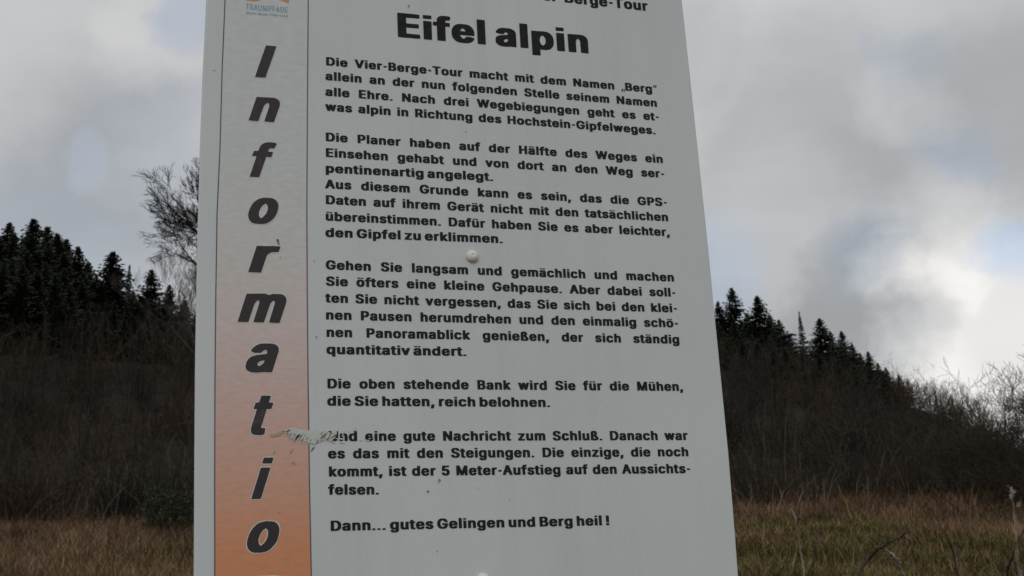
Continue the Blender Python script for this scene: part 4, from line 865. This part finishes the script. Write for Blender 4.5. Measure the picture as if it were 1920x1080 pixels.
# the two default stops were reused for the first two, keep the order right
t.links.new(mr.outputs[0], r.inputs[0])
mxx = t.nodes.new('ShaderNodeMix'); mxx.data_type = 'RGBA'; mxx.blend_type = 'MULTIPLY'; mxx.inputs[0].default_value = 1
n_ = t.nodes.new('ShaderNodeTexNoise'); n_.inputs['Scale'].default_value = 420; n_.inputs['Detail'].default_value = 3
mp_ = t.nodes.new('ShaderNodeMapping'); mp_.inputs['Scale'].default_value = (.35, 1, 1)
t.links.new(tcn.outputs['Object'], mp_.inputs[0]); t.links.new(mp_.outputs[0], n_.inputs['Vector'])
rb = t.nodes.new('ShaderNodeValToRGB')
rb.color_ramp.elements[0].position = .3; rb.color_ramp.elements[0].color = (.88, .90, .86, 1)
rb.color_ramp.elements[1].position = .7; rb.color_ramp.elements[1].color = (1.0, 1.0, 1.0, 1)
t.links.new(n_.outputs[0], rb.inputs[0])
t.links.new(r.outputs[0], mxx.inputs[6]); t.links.new(rb.outputs[0], mxx.inputs[7]); t.links.new(mxx.outputs[2], b.inputs['Base Color'])
o = poly_obj('side_strip', [[strip]], .00012, ms)
o['label'] = 'side strip fading from white at the top to orange at the bottom'

line_mat = flat_mat('dark violet line print', (.10, .085, .12))
for pts in (sl, sr):
    w = .00030
    a = [bd(*p) for p in pts]
    poly_obj('border_line', [[[(p[0] - w, p[1]) for p in a] + [(p[0] + w, p[1]) for p in reversed(a)]]], .00024, line_mat)

# ---- lettering
black = flat_mat('black print', (.019, .020, .023), .5, .25)
black.node_tree.nodes['Principled BSDF'].inputs['Specular IOR Level'].default_value = .12
black.node_tree.nodes['Principled BSDF'].inputs['Roughness'].default_value = .7
colblack = flat_mat('black strip print', (.032, .027, .030), .5, .15)
halo_mat = flat_mat('white print', (.62, .60, .58))
teal = flat_mat('grey blue print', (.25, .40, .46))
orange = flat_mat('logo orange print', (.62, .26, .14))

def glyph(font, ch, ox, oy, size, kx=1.0, shear=0.0, slope=0.0):
    """outline loops of one letter in board coordinates, grouped outer + holes"""
    adv, loops = font[ch]
    LL = []
    for L in loops:
        pts = [((L[i]) / 250, (L[i + 1]) / 250) for i in range(0, len(L), 2)]
        LL.append(pts)
    def area(P): return sum(P[i][0] * P[(i + 1) % len(P)][1] - P[(i + 1) % len(P)][0] * P[i][1] for i in range(len(P))) / 2
    ar = [area(p) for p in LL]
    sgn = 1 if sum(ar) > 0 else -1
    outer = [i for i, a in enumerate(ar) if a * sgn > 0]
    def inside(p, P):
        c = False
        for i in range(len(P)):
            a, b = P[i], P[(i + 1) % len(P)]
            if (a[1] > p[1]) != (b[1] > p[1]) and p[0] < (b[0] - a[0]) * (p[1] - a[1]) / (b[1] - a[1]) + a[0]: c = not c
        return c
    res = []
    tr = lambda P: [(ox + (x * kx + shear * y) * size, oy + y * size + slope * (x * kx) * size) for x, y in P]
    for i in outer:
        holes = [LL[j] for j, a in enumerate(ar) if a * sgn < 0 and inside(LL[j][0], LL[i])]
        res.append([tr(LL[i])] + [tr(h) for h in holes])
    return res

def line_polys(font, text, L, R, cap, kx=None, space=.30, track=0.0):
    """set a line between two measured ends; spaces take up what is left (justified) unless kx is None"""
    p0 = bd(*L); p1 = bd(*R)
    width = math.hypot(p1[0] - p0[0], p1[1] - p0[1])
    slope = (p1[1] - p0[1]) / (p1[0] - p0[0])
    g = [c for c in text if c != ' ']; ns = text.count(' ')
    if font is BLACK: track = -.075
    nat = sum(font[c][0] / 250 + track for c in g) - .10
    if kx is None:
        kx = width / cap / (nat + ns * space); sp = space * kx
    else:
        sp = (width / cap - nat * kx) / max(ns, 1)
        if sp < .20 * kx:
            kx = width / cap / (nat + ns * .22); sp = .22 * kx
    print('%-52s kx %.3f space %.2f' % (text, kx, sp))
    out = []; x = -.03
    for c in text:
        if c == ' ': x += sp; continue
        out += glyph(font, c, p0[0] + x * cap, p0[1] + x * cap * slope, cap, kx, 0, slope)
        x += (font[c][0] / 250 + track) * kx
    return out

BLACK['„'] = [148, [[4, -44, 36, -44, 56, 40, 14, 40], [68, -44, 100, -44, 120, 40, 78, 40]]]
BLACK['“'] = [150, [[10, 172, 50, 172, 70, 256, 38, 256], [74, 172, 114, 172, 134, 256, 102, 256]]]
BLACK['-'] = [int(BLACK['-'][0] * .62), [[(v * .58 if i % 2 == 0 else v) for i, v in enumerate(L)] for L in BLACK['-'][1]]]
CAP = (bd(640, 505)[1], bd(640, 522.2)[1]); CAP = CAP[0] - CAP[1]
for nm, a in (('L1', (615, 122, 106.8)), ('Dann', (625, 995.5, 978.3)), ('title', (755, 69, 24))):
    print('cap', nm, (bd(a[0], a[2])[1] - bd(a[0], a[1])[1]) / CAP)
K = .93
PARAS = [
 ('opening paragraph', [("Die Vier-Berge-Tour macht mit dem Namen „Berg“", (611.5, 122.5), (1231, 174.6), K), ("allein an der nun folgenden Stelle seinem Namen", (611, 150), (1233, 200.6), K),
  ("alle Ehre. Nach drei Wegebiegungen geht es et-", (611, 179.5), (1237, 226.5), K), ("was alpin in Richtung des Hochstein-Gipfelweges.", (611, 207.5), (1230.5, 252), K)]),
 ('second paragraph', [("Die Planer haben auf der Hälfte des Weges ein", (611, 264.5), (1244, 306), K), ("Einsehen gehabt und von dort an den Weg ser-", (611, 294), (1247, 333.5), K), ("pentinenartig angelegt.", (611, 323.5), (926, 339.5), None),
  ("Aus diesem Grunde kann es sein, das die GPS-", (611, 353), (1252, 387), K), ("Daten auf ihrem Gerät nicht mit den tatsächlichen", (611, 382.5), (1254, 415), K),
  ("übereinstimmen. Dafür haben Sie es aber leichter,", (611, 413.5), (1257, 443), K), ("den Gipfel zu erklimmen.", (611, 444), (944, 456), None)]),
 ('third paragraph', [("Gehen Sie langsam und gemächlich und machen", (611.5, 505), (1265, 528), K), ("Sie öfters eine kleine Gehpause. Aber dabei soll-", (612, 535.5), (1268, 556.5), K),
  ("ten Sie nicht vergessen, das Sie sich bei den klei-", (611.5, 567), (1271, 586), K), ("nen Pausen herumdrehen und den einmalig schö-", (611.5, 599), (1273, 614), K),
  ("nen Panoramablick genießen, der sich ständig", (612.5, 631.5), (1275, 644.5), K), ("quantitativ ändert.", (613, 663.7), (876, 667.5), None)]),
 ('fourth paragraph', [("Die oben stehende Bank wird Sie für die Mühen,", (614, 728), (1282, 733), K), ("die Sie hatten, reich belohnen.", (614.5, 760.5), (1033, 763), None)]),
 ('fifth paragraph', [("Und eine gute Nachricht zum Schluß. Danach war", (616, 827), (1290, 825), K), ("es das mit den Steigungen. Die einzige, die noch", (616, 859.5), (1292, 855.5), K),
  ("kommt, ist der 5 Meter-Aufstieg auf den Aussichts-", (617, 893.5), (1296, 887), K), ("felsen.", (617, 927.5), (712, 927), None)]),
 ('closing line', [("Dann... gutes Gelingen und Berg heil !", (620, 995.5), (1144, 984.5), None)]),
]
for nm, lines in PARAS:
    P = []
    for txt, L, R, k in lines: P += line_polys(BLACK, txt, L, R, CAP, k)
    o = poly_obj('paragraph_lettering', P, .00024, black); o['label'] = 'black printed ' + nm
tcap = bd(755, 24)[1] - bd(755, 69.3)[1]
o = poly_obj('title_lettering', line_polys(BLACK, 'Eifel alpin', (746, 69.3), (1107, 100.5), tcap), .00024, black)
o['label'] = 'large black title print'
hcap = bd(1190, 0)[1] - bd(1190, 18.2)[1]
o = poly_obj('header_lettering', line_polys(BLACK, 'Vier-Berge-Tour', (989, -3), (1215, 20.8), hcap), .00024, black)
o['label'] = 'small black header print at the top edge'

# column letters (base y, left and right extent, top; all leaning
COLUMN = [('I', 478, 518, 145.5, 84.6), ('n', 466, 525, 227.8, 182), ('f', 468, 519, 333, 266), ('o', 465, 522, 420.5, 370.5), ('r', 465.3, 526, 511.5, 460.5),
          ('m', 445.4, 537, 604.8, 550.5), ('a', 460, 522.6, 699, 644), ('t', 470, 512.5, 816, 741.7), ('i', 471, 512.7, 935.7, 858), ('o', 462.7, 524, 1036.5, 977.5), ('n', 459, 530, 1142, 1081.5)]
def letter_fit(font, ch, x0, x1, yb, yt, ref=None):
    sh = .30
    loops = [p for L in BLACK[ch][1] for p in [[(L[i] / 250, L[i + 1] / 250) for i in range(0, len(L), 2)]]]
    allp = [p for L in loops for p in L]
    ymin = min(p[1] for p in allp); ymax = max(p[1] for p in allp)
    zb, zt = bd(490, yb)[1], bd(490, yt)[1]
    size = (zt - zb) / (ymax - ymin)
    ua, ub = bd(x0, yb)[0], bd(x1, (yb + yt) / 2)[0]
    ub = bd(x1, yt)[0]
    lo = lambda k: min(p[0] * k + sh * p[1] for p in allp); hi = lambda k: max(p[0] * k + sh * p[1] for p in allp)
    k = 1.0
    for _ in range(40):
        k *= ((ub - ua) / size / (hi(k) - lo(k))) ** .7
    ox = ua - lo(k) * size
    return glyph(font, ch, ox, zb - ymin * size, size, k, sh)
for ch, x0, x1, yb, yt in COLUMN:
    o = poly_obj('letter_edging', letter_fit(HALO, ch, x0, x1, yb, yt), .00024, halo_mat)
    o = poly_obj('letter', letter_fit(BLACK, ch, x0, x1, yb, yt), .00036, colblack)
    o['label'] = 'large slanted black letter ' + ch

# logo: name in grey blue below an orange picture with a pale path through it
lc = bd(500, 8)[1] - bd(500, 18.8)[1]
o = poly_obj('logo_lettering', line_polys(LIGHT, 'TRAUMPFADE', (461, 17.8), (539.8, 24.9), lc), .00024, teal); o['label'] = 'grey blue logo name'
lc2 = lc * .42
o = poly_obj('logo_lettering', line_polys(LIGHT, 'Rheinoseliel-ifelland', (462, 26.6), (539, 32.6), lc2) if False else line_polys(LIGHT, 'Rhein-Mosel-Eifel-Land', (462, 26.4), (539.4, 32.4), lc2), .00024, teal)
def px_poly(pts): return [bd(*p) for p in pts]
o = poly_obj('logo_picture', [[px_poly([(458, -1), (464, 1.2), (474, 2.2), (484, 1.8), (489, -.5), (497, -12), (503, -30), (500, -50), (492, -62), (470, -66), (463, -40)])],
                              [px_poly([(523, -1), (530, 2.2), (541.5, 6.6), (542, -20), (541, -70), (508, -66), (513, -48), (516, -25)])]], .00024, orange)
o['label'] = 'orange logo picture cut through by a pale path'

# scrape where the print has been rubbed off, and small specks of dirt
pale = flat_mat('rubbed off print', (.545, .575, .545), .7, .08, 500)
yel = flat_mat('yellowish scrape', (.48, .40, .24), .7, .15, 500)
def blob(cx, cy, rx, ry, ang, rg, n=14, jag=.35):
    P = []
    for i in range(n):
        w = 6.283 * i / n; k = 1 + rg.uniform(-jag, jag)
        x, y = math.cos(w) * rx * k, math.sin(w) * ry * k
        P.append((cx + x * math.cos(ang) - y * math.sin(ang), cy + x * math.sin(ang) + y * math.cos(ang)))
    return px_poly(P)
rg = random.Random(5)
def sliver(x, y, L, w, ang):
    dx, dy = math.cos(ang), math.sin(ang)
    k = rg.uniform(.3, .7)
    return px_poly([(x, y), (x + dx * L * k - dy * w, y + dy * L * k + dx * w), (x + dx * L, y + dy * L), (x + dx * L * (1 - k) + dy * w * .8, y + dy * L * (1 - k) - dx * w * .8)])
sc = [[px_poly([(531, 811), (541, 803), (552, 801.5), (563, 805), (574, 806.5), (590, 807), (606, 809), (615, 813), (609, 824), (600, 829), (590, 833), (581, 831), (575, 828), (566, 823), (557, 818), (549, 819), (541, 815)])]]
o = poly_obj('scrape', sc, .00040, pale); o['label'] = 'pale ragged scrape across the strip'
sc = []
for k in range(46):
    x = rg.uniform(541, 600); y = 806 + (x - 541) * .25 + rg.uniform(-3, 6)
    sc.append([sliver(x, y, rg.uniform(10, 26) * (1 - abs(x - 570) / 60), rg.uniform(.5, 1.5), 2.2 + rg.uniform(-.12, .12))])
for k in range(16):
    x = rg.uniform(505, 545); sc.append([sliver(x, 813 + rg.uniform(-2.5, 2.5) - (x - 505) * .12, rg.uniform(6, 18), rg.uniform(.4, 1.1), -.2 + rg.uniform(-.2, .2))])
for k in range(14):
    x = rg.uniform(603, 632); sc.append([sliver(x, rg.uniform(806, 822), rg.uniform(6, 16), rg.uniform(.5, 1.2), 2.3 + rg.uniform(-.2, .2))])
for (cx, cy, rx, ry, an) in ((619, 820, 8, 9, -.5), (628, 812, 4, 4, .4), (625, 829, 3, 2, 0), (586, 842, 9, 1.1, 2.25), (586, 842, 7, 1, 2.2), (664, 806, 5, .8, -.8), (643, 814, 6, 1.2, 1.9), (636, 823, 9, 1.5, .1), (641, 830, 5, 1.1, .2), (655, 809, 3, 1, 2.0), (689, 826, 4, 1.2, .2), (699, 818, 2.2, 1.2, 1.2), (677, 826, 4, .9, .3)):
    sc.append([blob(cx, cy, rx, ry, an, rg)])
o = poly_obj('scrape', sc, .00046, pale); o['label'] = 'fine pale scratches over the text'
sc = [[blob(517, 816.5, 11, 1.6, -.1, rg)], [blob(551, 868, 4, 1.6, .2, rg)], [blob(600, 826, 5, .8, .2, rg)], [blob(527, 812, 6, .9, -.3, rg)]]
o = poly_obj('scrape', sc, .00052, yel); o['label'] = 'yellowish smear beside the scrape'
smear = flat_mat('grey smear', (.26, .23, .22), .7, .25, 600)
sc = [[blob(607.5, 817, 7.5, 2.6, -.75, rg)], [blob(619.5, 814.5, 4.5, 1.4, -1.1, rg)], [blob(552, 815, 3, 1.0, .3, rg)], [blob(563, 818, 2, .9, .1, rg)], [blob(576, 822, 2.2, 1.1, -.3, rg)], [blob(547, 846, 5, .7, 2.2, rg)], [blob(566, 827, 5, .6, 2.2, rg)], [blob(514, 848, 3.5, .7, 2.2, rg)]]
o = poly_obj('scrape', sc, .00058, smear); o['label'] = 'dark leftover smears of print in the scrape'
dirt = flat_mat('dirt speck', (.09, .075, .06), .9, .3, 700)
sc = []
for (cx, cy, rx, ry, an) in ((520.5, 452, 1.6, 3.2, .3), (522.5, 457, 1.0, 2.6, .1), (519, 450, 2.0, .8, .5), (525, 483, 1.2, 1.0, 0), (824, 900, 2.6, 1.2, .7), (822, 903, .9, 1.8, 0), (802, 922, 1.6, 2.0, .2),
                             (593, 632, 1.4, 1.2, 0), (819, 1034, 1.2, 1, 0), (523, 962, 1.2, .8, 0), (766, 12, 1.2, 2.0, 0), (402, 133, 3, .5, 0), (589, 490, 1, 1, 0), (897, 915, .9, .8, 0), (955, 938, .9, .7, 0), (873, 247, 1.1, .9, 0)):
    sc.append([blob(cx, cy, rx, ry, an, rg, 10)])
poly_obj('dirt_speck', sc, .00068, dirt)

# domed white screw caps
cap_mat = flat_mat('white plastic cap', (.74, .73, .68), .45, .06, 200)
def screw(px, py, rad_px):
    u, v = bd(px, py); R = rad_px / F_PX * SIGN_Y * 1.02
    bm = bmesh.new()
    prof = [(R * .93, 0), (R * 1.0, .0007), (R * .95, .0013), (R * .84, .0020), (R * .66, .0026), (R * .42, .0031), (R * .22, .0033), (R * .17, .0031), (R * .10, .0029), (0, .0030)]
    rings = []
    for (r_, d) in prof:
        if r_ == 0: rings.append([bm.verts.new((0, -d, 0))]); continue
        rings.append([bm.verts.new((math.cos(6.28318 * k / 32) * r_ * (1 + (.02 * math.sin(3 * k) if d > .001 else 0)), -d, math.sin(6.28318 * k / 32) * r_)) for k in range(32)])
    for A, B_ in zip(rings[:-1], rings[1:]):
        for k in range(32):
            k2 = (k + 1) % 32
            if len(B_) == 1: bm.faces.new((A[k], A[k2], B_[0]))
            else: bm.faces.new((A[k], A[k2], B_[k2], B_[k]))
    bmesh.ops.recalc_face_normals(bm, faces=bm.faces)
    me = bpy.data.meshes.new('screw_cap'); bm.to_mesh(me); bm.free()
    me.polygons.foreach_set('use_smooth', [True] * len(me.polygons))
    o = link_obj('screw_cap', me, sign, cap_mat); o.location = loc(u, v, 0)
screw(885, 481, 12.8); screw(905, 1088, 13.3)

# wooden post behind the sheet
def post():
    m, t, b = new_mat('weathered wood', (.2, .15, .1), .9)
    c = t.nodes.new('ShaderNodeTexCoord'); mpp = t.nodes.new('ShaderNodeMapping'); mpp.inputs['Scale'].default_value = (22, 22, 1.2)
    n = t.nodes.new('ShaderNodeTexNoise'); n.inputs['Scale'].default_value = 4; n.inputs['Detail'].default_value = 7
    r = t.nodes.new('ShaderNodeValToRGB')
    r.color_ramp.elements[0].color = (.10, .075, .055, 1); r.color_ramp.elements[1].color = (.26, .21, .16, 1)
    t.links.new(c.outputs['Object'], mpp.inputs[0]); t.links.new(mpp.outputs[0], n.inputs['Vector']); t.links.new(n.outputs[0], r.inputs[0]); t.links.new(r.outputs[0], b.inputs['Base Color'])
    bp = t.nodes.new('ShaderNodeBump'); bp.inputs['Strength'].default_value = .4; bp.inputs['Distance'].default_value = .003
    t.links.new(n.outputs[0], bp.inputs['Height']); t.links.new(bp.outputs[0], b.inputs['Normal'])
    cx = bd(890, 500)[0]; top = outline[0][1] - .015
    bm = bmesh.new()
    bmesh.ops.create_cube(bm, size=1)
    for v in bm.verts:
        v.co = Vector((v.co.x * .08, v.co.y * .08, v.co.z))
        z = top if v.co.z > 0 else ZG - .25
        v.co = Vector((v.co.x + cx - SO.x, v.co.y + .04 + TH + .0006, z - SO.z))
    bmesh.ops.bevel(bm, geom=bm.edges[:], offset=.006, segments=2, affect='EDGES')
    me = bpy.data.meshes.new('post'); bm.to_mesh(me); bm.free()
    link_obj('post', me, sign, m)
post()
